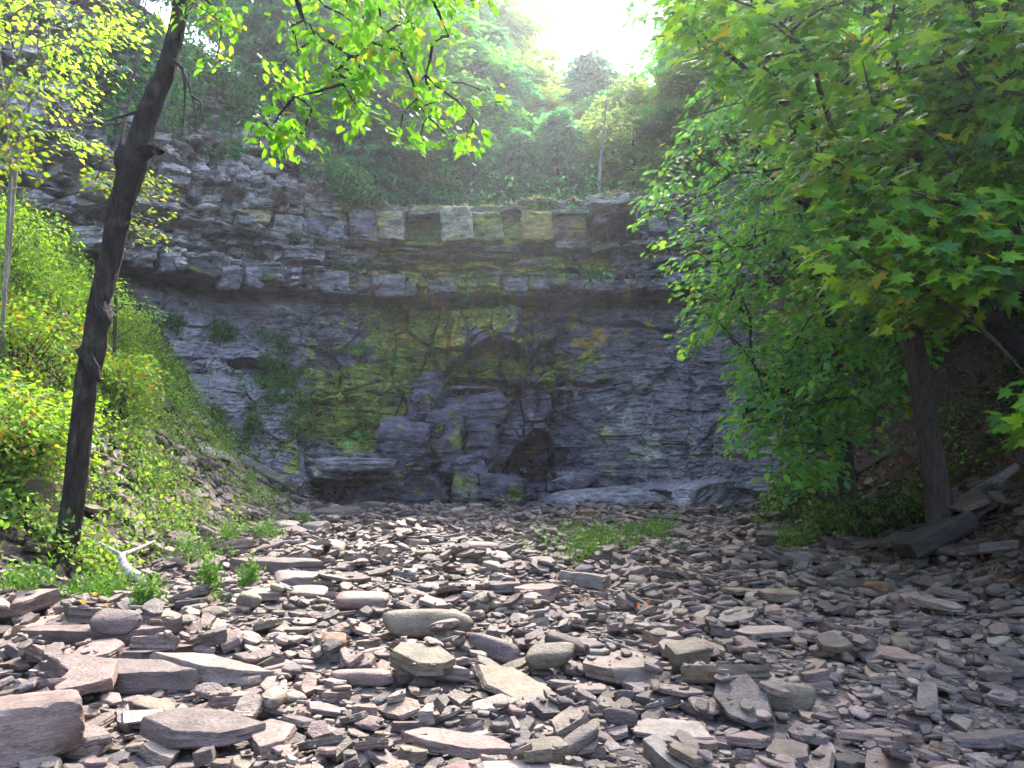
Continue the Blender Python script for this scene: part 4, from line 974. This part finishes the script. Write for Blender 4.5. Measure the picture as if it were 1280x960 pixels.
# ---- shrubs on the left bank
def shrub(x, y, h, w, pal, seed, label, kind='oval', size=.085, nA=46, n=34, group='shrubs on the left bank', col=BARK, name='shrub', nrm_up=1.0):
    r = np.random.default_rng(seed); z = float(ground_h(x, y)); e = tag(empty(name, (x, y, z)), label, 'shrub', group)
    d = unit(r.normal(size=(nA, 3)) + np.array([0, 0, .35])); A = d * r.random((nA, 1))**.4 * np.array([w, w, h * .55]) + np.array([0, 0, h * .5]); A[:, 2] = np.abs(A[:, 2])
    b = MB()
    for q in A[::3]:
        m_ = q * .5 + r.normal(size=3) * .08; V, Fc = tube(resample([q * 0 - np.array([0, 0, .05]), m_, q], 6), np.linspace(.016, .005, 6), 4); b.add(V, Fc, col)
    b.build('stems', M_BARK, e, True)
    crown(kind, A, None, .5, n, size, pal, r, e, out=unit(d + r.normal(size=d.shape) * .4 - np.array([0, 0, .3])), wid=.5, droop=.25, flat=.2, name='foliage', jit=.6, nrm_up=nrm_up)
    return e
SHR = []
sh_spec = [ # px, Y, h, w, palette, description
 (40, 10.2, 1.5, 1.0, 0, 'bright leafy shrub level with the lower half of the leaning trunk'), (20, 11.8, 1.8, 1.2, 1, 'yellow green shrub under the pale saplings'),
 (90, 12.2, 1.7, 1.1, 0, 'full green shrub directly behind the leaning trunk'), (140, 14.0, 1.5, 1.0, 1, 'yellowish shrub right of the leaning trunk against the cliff'),
 (120, 16.2, 1.9, 1.2, 0, 'green shrub at the top of the left bank by the cliff'), (178, 16.4, 1.2, .9, 1, 'rust flecked shrub on the edge of the left bank'),
 (-30, 9.2, 1.6, 1.1, 1, 'shrub at the left edge of the picture, half way up the bank'), (60, 14.2, 2.0, 1.3, 0, 'tallest green shrub high on the left bank'),
 (165, 12.2, .9, .8, 0, 'low green shrub on open ground right of the leaning trunk'), (215, 15.2, .9, .7, 0, 'small green shrub near the stony edge of the left bank'),
 (-20, 13.6, 2.2, 1.3, 0, 'dense shrub at the left edge below the saplings'), (250, 18.0, .8, .7, 0, 'last small shrub before the fallen beam')]
sh_spec = [q_ for q_ in sh_spec if q_[0] < 150 and q_[1] != 12.2]
for i, (px, Y, h, w_, pk, lb) in enumerate(sh_spec):
    q = at(px, 568, Y); pal = [(.19, .34, .04), (.15, .29, .045), (.27, .38, .04)] if pk == 0 else [(.20, .37, .04), (.15, .33, .04), (.27, .40, .05), (.34, .24, .05)]
    shrub(q[0], Y, h * .62, w_ * .9, pal, 600 + i, lb, nA=64, n=40)
q = at(1000, 568, 15.5); shrub(q[0], 15.5, 1.3, .75, G_MID, 640, 'pale green bush at the foot of the right bank before the cliff', nA=60, group='bushes on the right bank')
for i, (px, Y, h, lb) in enumerate([(1075, 12.6, .9, 'low bush left of the maple trunk on the dark bank'), (1125, 12.0, .7, 'small dim bush close behind the maple trunk'), (1035, 13.6, .8, 'small green bush between the pale bush and the maple')]):
    q = at(px, 568, Y); shrub(q[0], Y, h, .5, G_MID, 650 + i, lb, nA=34, n=26, size=.08, group='bushes on the right bank')

# ---- ground cover
def scatter_leaves(name, pts, nrm, n_per, spread, kind, size, pal, seed, label, mat=M_LEAF, wts=None, up=.6, thick=.12, var=.3):
    r = np.random.default_rng(seed); N = len(pts)
    P_ = np.repeat(pts, n_per, 0); n_ = np.repeat(nrm, n_per, 0)
    jt = r.normal(size=P_.shape) * spread; jt -= n_ * np.sum(jt * n_, 1, keepdims=True)
    P_ = P_ + jt + n_ * np.abs(r.normal(size=(len(P_), 1))) * thick
    tip = r.normal(size=P_.shape) + n_ * .3 - np.array([0, 0, .3]); nr = n_ + np.array([0, 0, up]) + r.normal(size=P_.shape) * .55
    V, Fa, k = leaf_arrays(kind, P_, tip, nr, size * r.uniform(.6, 1.3, len(P_)))
    cl = np.repeat(np.repeat(r.uniform(.75, 1.2, N), n_per), k)[:, None]
    o = mesh_np(name, V, [Fa], mat, col=np.repeat(leaf_cols(len(P_), pal, r, var, wts), k, 0) * cl)
    return tag(o, label, name.replace('_', ' '), kind='stuff')
def gnorm(x, y):
    e = .1; gx_ = (ground_h(x + e, y) - ground_h(x - e, y)) / (2 * e); gy_ = (ground_h(x, y + e) - ground_h(x, y - e)) / (2 * e)
    return unit(np.stack([-gx_, -gy_, np.ones_like(gx_)], 1))
r = np.random.default_rng(71)
x = r.uniform(-11, -3.6, 12000); y = r.uniform(5.5, 20, 12000)
dens = ss(.0, 1.1, (-4.25 - .03 * np.clip(y - 8, 0, 20)) - x + 1.0 * fbm(x * .5, y * .5, 0, 3, 72)) * (.10 + .90 * ss(-.12, .15, fbm(x * .7, y * .7, 0, 3, 74))) * (1 - .85 * ss(12, 15, y) * ss(-7.4, -6.4, x)); k_ = r.random(12000) < dens
x, y = x[k_], y[k_]; pts = np.stack([x, y, np.maximum(ground_h(x, y), np.array([hsurf(a, b) for a, b in zip(x, y)]))], 1)
scatter_leaves('ground_cover', pts, gnorm(x, y), 22, .13, 'oval', .075, [(.20, .34, .07), (.14, .27, .07), (.28, .38, .08), (.38, .34, .10), (.16, .12, .06)], 73, 'bright green low plants covering the left bank', wts=[.38, .28, .24, .05, .05], thick=.14)
rs = np.random.default_rng(170); sb = MB()
sy = rs.uniform(11.5, 20, 2600); sx_ = -4.5 - .03 * (sy - 8) - np.abs(rs.normal(size=2600)) * 1.1; sz = ground_h(sx_, sy); sn = gnorm(sx_, sy)
for k_ in range(2600):
    x, y, z, nn_ = sx_[k_], sy[k_], sz[k_], sn[k_]; L_ = math.exp(rs.uniform(math.log(.06), math.log(.34)))
    V, Fc = slab_small(L_, L_ * rs.uniform(.5, .9), L_ * rs.uniform(.12, .3), rs); an = rs.uniform(0, 6.28); nn_ = unit(nn_ + rs.normal(size=3) * .18)
    xa = unit(np.cross(nn_, np.array([math.cos(an), math.sin(an), .1]))); ya = np.cross(nn_, xa)
    sb.add(V @ np.stack([xa, ya, nn_], 0) + np.array([x, y, z + .02 + rs.random() * .05]), Fc, palcol(rs) * 1.15)
tag(sb.build('scree', M_STONE), 'loose grey scree on the lower slope of the left bank', 'scree', kind='stuff')
# leaf litter of the right bank
x = r.uniform(4.6, 10, 9000); y = r.uniform(5, 19, 9000); pts = np.stack([x, y, ground_h(x, y) + .02], 1)
scatter_leaves('leaf_litter', pts, gnorm(x, y), 2, .1, 'oval', .085, [(.12, .06, .035), (.16, .08, .04), (.10, .07, .05), (.32, .10, .03)], 75, 'dead brown leaves scattered over the dark right bank', mat=M_FAR, wts=[.4, .25, .28, .07], thick=.01, up=1.5)
x = r.uniform(4.9, 11, 1500); y = r.uniform(7, 19, 1500); k_ = fbm(x * .7, y * .7, 0, 3, 176) > .12; x, y = x[k_], y[k_]; pts = np.stack([x, y, ground_h(x, y)], 1)
scatter_leaves('bank_plants', pts, gnorm(x, y), 16, .13, 'oval', .08, G_MID, 76, 'sparse dark green plants on the shaded right bank', thick=.14)
# green weeds of the creek bed
def weeds(name, spots, seed, label, pal=[(.10, .22, .04), (.14, .26, .04), (.08, .17, .04)], h=.28, kind='thing', cat='weeds'):
    r = np.random.default_rng(seed); V_ = []; c_ = []; P_ = []; T_ = []
    for (px, py, n, rad) in spots:
        q = gp(px, py, .15); q[1] = min(q[1], 23.3)
        a = r.normal(size=(n, 2)) * rad
        for dx, dy in a:
            X_, Y_ = q[0] + dx, q[1] + dy; P_.append([X_, Y_, hsurf(X_, Y_) - .02])
    P_ = np.array(P_); m = 20; B_ = np.repeat(P_, m, 0); t = r.random((len(B_), 1)); B_ = B_ + np.array([0, 0, 1]) * t * h * r.uniform(.4, 1.2, (len(B_), 1)) + r.normal(size=B_.shape) * .035
    tip = np.stack([r.normal(size=len(B_)), r.normal(size=len(B_)), np.abs(r.normal(size=len(B_))) + .5], 1); nr = r.normal(size=B_.shape) + np.array([0, -.3, .6])
    V, Fa, k = leaf_arrays('need', B_, tip, nr, r.uniform(.03, .085, len(B_)))
    e = mesh_np(name, V - np.array(P_[0]), [Fa], M_GRASS, col=np.repeat(leaf_cols(len(B_), pal, r), k, 0)); e.location = P_[0]
    return tag(e, label, cat, kind=kind)
weeds('weed_patch', [(740, 670, 50, .22), (795, 662, 60, .28), (822, 658, 50, .2), (700, 662, 16, .3), (735, 686, 24, .2), (768, 676, 26, .3), (690, 676, 14, .25), (720, 690, 12, .3)], 80, 'low green weeds growing among the stones in front of the cliff', kind='stuff')
for i, (px, py, n, rad, lb) in enumerate([(379, 655, 26, .10, 'upright green weed between two pale boulders, left bank foot'), (330, 668, 20, .16, 'green weed tuft left of the pale upright boulder'), (280, 680, 18, .14, 'small weed tuft behind the long far slab'), (312, 722, 12, .08, 'small weed in front of the long far slab'),
      (262, 738, 14, .1, 'yellow green weed between the bleached branch and the long far slab'), (182, 752, 16, .1, 'weed tuft at the foot of the bleached branch'), (238, 690, 24, .22, 'weeds beyond the bleached branch'), (120, 730, 30, .22, 'grassy tuft right of the leaning trunk'), (28, 745, 24, .2, 'grassy tuft by the mossy edge plate'), (992, 672, 22, .18, 'green weeds against the dark winged slab')]):
    weeds('weed' if rad < .13 else 'grass', [(px, py, n * 2, rad * (.5 if rad < .13 else 1))], 81 + i, lb, h=.24, cat='weeds', kind='thing' if rad < .13 else 'stuff')  # the wider tufts go by grass but are the same weeds

# ---- plants on the cliff
def cliff_plants(name, blobs, seed, label, pal, kind='oval', size=.10, n_per=16, spread=.10, th=.10):
    r = np.random.default_rng(seed); pp = []; nn = []
    ok = (CBACK == 0) & (CPX > 100) & (CPX < 1000)
    idx = np.nonzero(ok)[0]; X_, Y_ = CPX[idx], CQY[idx]
    for (cx, cy, rx, ry, n) in blobs:
        w_ = np.exp(-((X_ - cx) / rx)**2 - ((Y_ - cy) / ry)**2); w_[w_ < .12] = 0
        nz = ss(-.05, .35, fbm(X_ * .06, Y_ * .10, 0, 3, seed)); w_ = w_ * nz
        if w_.sum() <= 0: continue
        c = r.choice(idx, n, p=w_ / w_.sum()); pp.append(CV[c]); nn.append(CN[c])
    pp = np.vstack(pp); nn = np.vstack(nn); nn[nn[:, 1] > 0] *= -1
    return scatter_leaves(name, pp, nn, n_per, spread, kind, size, pal, seed, label, thick=th)
GV = [(.08, .18, .05), (.06, .14, .05), (.11, .21, .06)]
cliff_plants('creepers', [(345, 455, 26, 30, 150), (365, 500, 18, 50, 110), (330, 500, 30, 40, 60), (225, 412, 40, 10, 60), (290, 415, 30, 8, 30), (210, 480, 18, 20, 40), (300, 540, 40, 40, 60)], 90, 'green creepers on the left cliff slope', GV)
cliff_plants('cliff_weeds', [(358, 290, 12, 6, 30), (410, 305, 30, 8, 60), (440, 345, 25, 12, 60), (430, 330, 40, 8, 40), (470, 255, 30, 10, 40), (600, 348, 70, 10, 70), (740, 350, 60, 7, 70), (690, 262, 50, 20, 120), (620, 262, 20, 10, 40), (735, 300, 20, 18, 30), (515, 290, 25, 20, 20), (610, 380, 30, 8, 30), (453, 435, 8, 10, 14), (480, 530, 30, 10, 20), (900, 555, 10, 10, 10)], 91, 'ferns and moss tufts along the wet cliff ledges', GV, size=.075, n_per=12, spread=.08, th=.05)
cliff_plants('slope_brush', [(220, 60, 90, 45, 260), (300, 125, 60, 25, 120), (130, 110, 40, 40, 90), (400, 60, 60, 60, 200), (450, 200, 40, 35, 160), (285, 185, 25, 10, 30), (200, 130, 60, 30, 60), (480, 230, 40, 14, 60)], 92, 'dark shrubby growth hanging on the upper left cliff', G_HEM + G_MID, size=.13, n_per=20, spread=.22, th=.22)
# dry root fringe along the lip
r = np.random.default_rng(95); m_ = (CPP > 470) & (CPP < 900); pl = CPP[m_]; tz = CT[m_]
xx = []; 
for k in range(3600):
    i = r.integers(len(pl)); 
    if 628 < pl[i] < 645 and r.random() < .8: continue
    j = np.argmin((CPX - pl[i])**2 + 30 * (CQY - proj(0, 24.2, tz[i])[1])**2 + CBACK * 0)
    xx.append(CV[j] + np.array([0, r.uniform(-.1, .3), .02]))
xx = np.array(xx)
V, Fa, k = leaf_arrays('need', xx, np.stack([r.normal(size=len(xx)) * .8, -1 + r.normal(size=len(xx)) * .5, -.6 + r.normal(size=len(xx)) * .7], 1), r.normal(size=xx.shape) + np.array([0, 0, 1]), r.uniform(.06, .17, len(xx)))
tag(mesh_np('dry_grass', V, [Fa], M_GRASS, col=np.repeat(leaf_cols(len(xx), [(.42, .38, .33), (.30, .28, .22), (.14, .16, .06)], r), k, 0)), 'pale dry grass and roots fringing the cliff lip', 'dry grass', kind='stuff')

# ---- trees above the cliff: a few kinds, copied
def proto_broad(seed, H, R, pal, label, name='forest_tree', nA=95, n=110, size=.36, col=BARK, tr=.16, lean=0.0):
    r = np.random.default_rng(seed)
    pts = [np.array([lean * t * H + .15 * math.sin(t * 5 + seed) * t, .1 * math.cos(t * 4) * t, t * H]) for t in np.linspace(0, 1, 8)]
    t = r.random(nA)**.8; ang = r.uniform(0, 6.283, nA); z = (.18 + .82 * t) * H
    rr = R * np.sqrt(np.clip(np.sin(np.pi * (.12 + .86 * t)), 0, 1)) * r.uniform(.35, 1.05, nA) * (1 + .25 * np.sin(ang * 3 + seed))
    A = np.stack([np.cos(ang) * rr + lean * z, np.sin(ang) * rr, z + r.normal(size=nA) * .2], 1)
    return make_tree(name, label, 'tree', pts, np.linspace(tr, .02, 8), A, 'diam', 1.7, n, size, pal, seed, col=col, mat=M_FAR, var=.12, wid=.6, droop=.18, flat=.055, jit=.28, tn=30, sides=8, rmax=.05, up=.05)
def proto_hem(seed, H, R, pal, label, name='hemlock', nb=62, n=130, size=.32):
    r = np.random.default_rng(seed); pts = [np.array([.06 * math.sin(t * 6 + seed), .05 * math.cos(t * 5), t * H]) for t in np.linspace(0, 1, 8)]
    A = []; O = []
    for k in range(nb):
        t = (.06 + .93 * k / nb); a = k * 2.4 + r.uniform(-.4, .4); Lb = 1.15 * R * (1 - t * t)**.8 * r.uniform(.7, 1.1) + .25
        for f in (.35, .62, .9):
            A.append([math.cos(a) * Lb * f, math.sin(a) * Lb * f, t * H - .18 * Lb * f * f + .1 * f]); O.append([math.cos(a), math.sin(a), -.2])
    A = np.array(A); O = unit(np.array(O))
    return make_tree(name, label, 'tree', pts, np.linspace(.17, .02, 8), A, 'need', 1.35, n // 2, size * 1.35, pal, seed, col=BARK, mat=M_FAR, var=.12, out=O, wid=.55, droop=.22, flat=.035, tn=30, sides=8, rmax=.03, up=0.0, jit=.25)
far = [proto_hem(201, 11, 3.0, G_HEM, ''), proto_hem(202, 8, 2.4, G_HEM + [(.13, .27, .09)], ''), proto_broad(203, 12, 3.2, [(.13, .38, .09), (.09, .31, .09), (.22, .44, .08)], ''),
       proto_broad(204, 9, 2.8, [(.20, .34, .06), (.28, .38, .07), (.34, .36, .08)], ''), proto_broad(205, 13, 2.8, [(.17, .33, .07), (.12, .25, .07)], '', col=BARKP, lean=.12)]
def up_at(px, Y):
    q = at(px, 300, Y); return (q[0], Y, float(plateau_h(q[0], Y)) - .15)
FT = [ # px, Y, kind, py of the top, rot, label
 (450, 26.5, 1, 60, 0, 'hemlock on the left edge of the lip with drooping sprays'), (500, 28.5, 0, -10, 1, 'hemlock behind the left end of the cliff lip'),
 (566, 31, 2, 20, 2, 'dark rounded tree rising left of the middle of the lip'), (600, 33, 1, 30, 3, 'bluish hemlock over the middle of the lip'), (655, 36, 3, 85, 4, 'pale rounded tree under the open sky'),
 (700, 29.5, 1, 140, 5, 'short hemlock just behind the lip, left of the pale sapling'), (792, 31, 3, 110, 2.2, 'yellow green tree right of the pale sapling behind the lip'), (738, 38, 1, 66, 1.2, 'far hemlock in the gap under the open sky'),
 (852, 30, 3, 90, 0, 'yellow green tree behind the right end of the lip'), (905, 34, 2, -60, 2, 'tall green tree right of the open sky'), (624, 44, 2, 20, 4, 'tall broadleaf tree left of the open sky'),
 (530, 36, 2, -80, 1, 'tall pale green tree behind the leaning birch'), (450, 33, 3, -60, 3, 'yellow green tree high over the left cliff'), (570, 42, 3, -60, 5, 'bright tree crown behind the hemlocks'),
 (780, 46, 3, 95, 2, 'pale far tree at the right side of the gap'), (852, 42, 2, 40, 4, 'hazy far tree beside the tall green one'), (700, 50, 2, 95, .5, 'lowest far tree in the middle of the gap'),
 (545, 27.5, 4, -20, 3.3, 'leaning birch with a pale trunk on the cliff top'), (380, 27, 1, -40, 2, 'hemlock on the upper left cliff'), (330, 25.5, 1, -60, 4, 'small hemlock over the jointed left wall'),
 (300, 30, 2, -200, 5, 'broadleaf tree on the left skyline'), (220, 27, 0, -200, 1, 'hemlock at the top left above the rocks'), (120, 25, 2, -200, 2, 'broadleaf tree above the yellow saplings'), (20, 24, 0, -200, 3, 'hemlock at the upper left corner'), (400, 38, 0, -120, 2.8, 'tall hemlock behind the left skyline'),
 (940, 28, 2, -150, 1, 'tree behind the drooping understory leaves'), (1000, 32, 0, -150, 2, 'hemlock hidden behind the right canopy'),
 (590, 28.5, 1, 150, 1.4, 'low bushy hemlock left of the middle of the lip'), (650, 28.8, 1, 165, .4, 'low bushy hemlock on the middle of the lip'), (530, 29.5, 1, 110, 2.4, 'low hemlock beside the leaning birch'), (845, 34, 2, 80, 3.4, 'green tree behind the yellow green tree'),
 (760, 35, 2, 120, 3.1, 'rounded green tree between the two gap hemlocks'), (690, 42, 3, 100, 2.9, 'yellowish crown low under the open sky'), (480, 42, 2, -60, .9, 'high broadleaf tree on the left hillside'), (800, 52, 2, 95, 1.9, 'palest tree on the far right hillside')]
H_OF = [11, 8, 12, 9, 13]
def top_scale(px, Y, k, pt): return max(.3, (at(px, pt, Y)[2] - up_at(px, Y)[2]) / H_OF[k])
FT = [(a, b, c, top_scale(a, b, c, d), e, f) for a, b, c, d, e, f in FT]
used = set()
for (px, Y, k, sc, rz, lb) in FT:
    loc = up_at(px, Y)
    if k not in used:
        used.add(k); e = far[k]; e.location = loc; e.scale = (sc,) * 3; e.rotation_euler = (0, 0, rz); e['label'] = lb; e['group'] = 'trees above the cliff'
    else: copy_tree(far[k], loc, rz, sc, lb, 'trees above the cliff')
# slim pale sapling on the lip
def plat(px, Y):
    return np.array(up_at(px, Y))
s0 = plat(748, 26.2); sapling(210, [s0, at(750, 205, 26.2), at(753, 180, 26.2), at(756, 150, 26.3), at(760, 110, 26.3)], .06, [(722, 150), (748, 140), (770, 120), (800, 160), (770, 172), (735, 172)], 25.8, 27, 12, 'slim pale sapling standing alone on the cliff lip', [(.20, .22, .08), (.14, .2, .07)], n=22, size=.16, L=.8, mat=M_FAR)
# undergrowth of the forest floor above
r = np.random.default_rng(300); x = r.uniform(-26, 30, 5200); y = 25.8 + 34 * r.random(5200)**1.4; pts = np.stack([x, y, plateau_h(x, y) + .2], 1)
scatter_leaves('undergrowth', pts, np.tile(unit(np.array([0, -.5, 1.])), (len(x), 1)), 26, .40, 'diam', .17, [(.05, .16, .07), (.035, .12, .06), (.09, .22, .06)], 301, 'dark green undergrowth below the trees above the cliff', mat=M_FAR, thick=.5)
# trees that close the gorge to the right and over the photographer
RT = [(9.5, 15.5, 2, .9, 0, 'tree high on the dark right bank behind the maple'), (11.5, 11, 2, 1.0, 2, 'tree on the right bank beyond the edge of the maple'), (12.5, 19, 0, 1.0, 1, 'hemlock on the right bank near the cliff'),
      (9.2, 7.0, 3, .9, 3, 'tree at the right edge above the dark bank'), (14.5, 15, 2, 1.15, 4, 'tall tree at the top of the right bank'), (8.6, 19.5, 3, .8, 5, 'small tree where the right bank meets the cliff'), (15, 9, 0, 1.1, .3, 'hemlock far up the right bank')]
for (x, y, k, sc, rz, lb) in RT:
    copy_tree(far[k], (x, y, float(ground_h(x, y)) - .1), rz, sc, lb, 'trees on the right bank')

# ---- dead wood
def wood(name, pls, col, label, cat, seed=0, parts=None):
    b = MB(); o0 = np.array(pls[0][0][0])
    for pts, rr in pls:
        V, Fc = trunk_mesh(pts, rr, 40, 12, .12, seed); b.add(V - o0, Fc, col)
    o = b.build(name, M_BARK, None, True); o.location = o0; return tag(o, label, cat)
def on(px, py, dz): q = gp(px, py, .12); q[2] = hsurf(q[0], q[1]) + dz; return q
w1 = [gp(182, 744, .1), gp(172, 722, .2), gp(158, 716, .22), gp(152, 702, .26), gp(152, 694, .22), gp(170, 690, .22), gp(192, 678, .16)]
for q in w1: q[1] = np.clip(q[1], 8.4, 11)
w1 = [at(183, 742, 8.9), at(178, 724, 8.95), at(162, 716, 9.1), at(154, 706, 9.2), at(151, 694, 9.3), at(168, 688, 9.5), at(194, 676, 9.9)]
wood('bleached_branch', [(w1, [.055, .06, .06, .05, .035, .025, .012]), ([w1[4], at(138, 686, 9.4), at(124, 678, 9.5)], [.03, .02, .01])], (.55, .50, .46), 'bleached crooked dead branch lying by the leaning tree', 'branch', 3)
def surf(px, py, dz=0.0):
    for Y_ in np.arange(3, 26, .05):
        q = at(px, py, Y_)
        if q[2] < ground_h(q[0], q[1]): q[2] += dz; return q
    return q
q0, q1 = surf(296, 588, .22), surf(374, 634, .30)
r = np.random.default_rng(5)
def beam(q0, q1, w_, t_, col, name, label, cat, seed):
    r = np.random.default_rng(seed); L = np.linalg.norm(q1 - q0); V, Fc = slab_fine(L, w_, t_, r, 4, .5)
    xa = unit(q1 - q0); n_ = unit(np.cross(xa, np.cross(np.array([0, -.3, 1.]), xa))); ya = np.cross(n_, xa)
    m = (q0 + q1) / 2; o = mesh_np(name, V @ np.stack([xa, ya, n_], 0), Fc, M_STONE, col=col, smooth=True, loc=None); o.location = m; o.data.set_sharp_from_angle(angle=.5); return tag(o, label, cat)
beam(q0, q1, .45, .2, (.30, .26, .22), 'fallen_rock_beam', 'long straight stone beam leaning down from the left bank to the creek bed', 'rock', 9)
beam(surf(1116, 712, .05), surf(1240, 664, .12), 1.15, .24, (.045, .04, .038), 'dark_slab', 'great dark slab propped along the right bank below the maple', 'rock', 12)  # near-black of its shaded underside is put into the colour
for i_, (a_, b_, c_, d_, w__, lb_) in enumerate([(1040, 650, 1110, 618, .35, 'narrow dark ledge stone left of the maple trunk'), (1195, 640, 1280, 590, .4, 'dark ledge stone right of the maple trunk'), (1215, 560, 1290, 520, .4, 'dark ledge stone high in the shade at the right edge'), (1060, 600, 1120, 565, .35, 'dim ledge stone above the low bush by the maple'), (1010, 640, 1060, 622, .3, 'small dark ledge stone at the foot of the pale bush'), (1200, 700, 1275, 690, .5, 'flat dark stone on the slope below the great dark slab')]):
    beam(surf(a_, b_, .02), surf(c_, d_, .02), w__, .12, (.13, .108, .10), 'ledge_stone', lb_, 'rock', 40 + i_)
beam(surf(240, 568, .05), surf(316, 598, .1), .7, .2, (.33, .30, .29), 'ledge_rock', 'pale broken ledge rock above the straight stone beam', 'rock', 10)
r = np.random.default_rng(99); xs_ = []
litter = [(1088, 690), (1070, 684), (1010, 756), (1128, 705), (745, 741), (812, 747), (940, 612), (1110, 668), (1060, 700), (40, 650), (30, 632), (130, 760)]
P_ = []
for px, py in litter:
    q = gp(px, py, .15)
    for k in range(5): P_.append([q[0] + r.normal() * .12, q[1] + r.normal() * .12, 0])
P_ = np.array(P_); P_[:, 2] = [hsurf(a, b) + .01 for a, b, _ in P_]
scatter_leaves('fallen_leaves', P_, np.tile([0, 0, 1.], (len(P_), 1)), 1, .02, 'oval', .085, [(.50, .13, .03), (.42, .18, .04), (.36, .08, .04)], 97, 'orange fallen leaves lying on the creek stones', thick=.005, up=2)

# ---- the air of the gorge
me = bpy.data.meshes.new('haze')
X0_, X1_, Y0_, Y1_, Z0_, Z1_ = -125, 125, -26, 175, -3, 62
vv = [(x, y, z) for x in (X0_, X1_) for y in (Y0_, Y1_) for z in (Z0_, Z1_)]
me.from_pydata(vv, [], [(0, 1, 3, 2), (4, 6, 7, 5), (0, 4, 5, 1), (2, 3, 7, 6), (0, 2, 6, 4), (1, 5, 7, 3)])
hz = bpy.data.objects.new('haze', me); COL.objects.link(hz)
m, nt, N, L = mat_new('air'); out = N.new('ShaderNodeOutputMaterial'); pv = N.new('ShaderNodeVolumePrincipled')
pv.inputs['Color'].default_value = (.82, .86, 1, 1); pv.inputs['Density'].default_value = .0015; pv.inputs['Anisotropy'].default_value = .72
L.new(pv.outputs[0], out.inputs['Volume']); me.materials.append(m); tag(hz, 'thin bluish haze filling the gorge', 'haze', kind='stuff')

# ------------------------------------------------------------------ camera, light
cam = bpy.data.cameras.new('camera'); co = bpy.data.objects.new('camera', cam); COL.objects.link(co)
co.location = (0, 0, CAMZ); co.rotation_euler = (math.pi / 2 + PITCH, 0, 0)
cam.sensor_width = 36; cam.lens = F / 1280 * 36; cam.clip_end = 1000; cam.clip_start = .05
scene.camera = co
SUN_EL, SUN_AZ = math.radians(46), math.radians(16)       # azimuth from +Y towards +X
sd_ = Vector((math.sin(SUN_AZ) * math.cos(SUN_EL), math.cos(SUN_AZ) * math.cos(SUN_EL), math.sin(SUN_EL)))
sl = bpy.data.lights.new('sun', 'SUN'); sl.energy = 1.7; sl.angle = math.radians(10); sl.color = (1, .95, .86)
s_o = bpy.data.objects.new('sun', sl); COL.objects.link(s_o); s_o.rotation_euler = sd_.to_track_quat('Z', 'Y').to_euler()
w = bpy.data.worlds.new('World'); scene.world = w; w.use_nodes = True
nt = w.node_tree; bg = nt.nodes['Background']; sk = nt.nodes.new('ShaderNodeTexSky'); sk.sky_type = 'NISHITA'; sk.sun_disc = False
sk.sun_elevation = SUN_EL; sk.sun_rotation = SUN_AZ; sk.air_density = 1.0; sk.dust_density = 3.0; sk.ozone_density = 1.0
nt.links.new(sk.outputs[0], bg.inputs[0]); bg.inputs[1].default_value = .15
vs = scene.view_settings; vs.view_transform = 'Standard'; vs.look = 'None'; vs.exposure = 3.05; vs.gamma = 1; vs.use_curve_mapping = False
scene.render.engine = 'CYCLES'
cy = scene.cycles; cy.use_denoising = True; cy.max_bounces = 6; cy.diffuse_bounces = 4; cy.transmission_bounces = 4; cy.volume_bounces = 0
cy.use_adaptive_sampling = True; cy.adaptive_threshold = .02; cy.caustics_reflective = False; cy.caustics_refractive = False
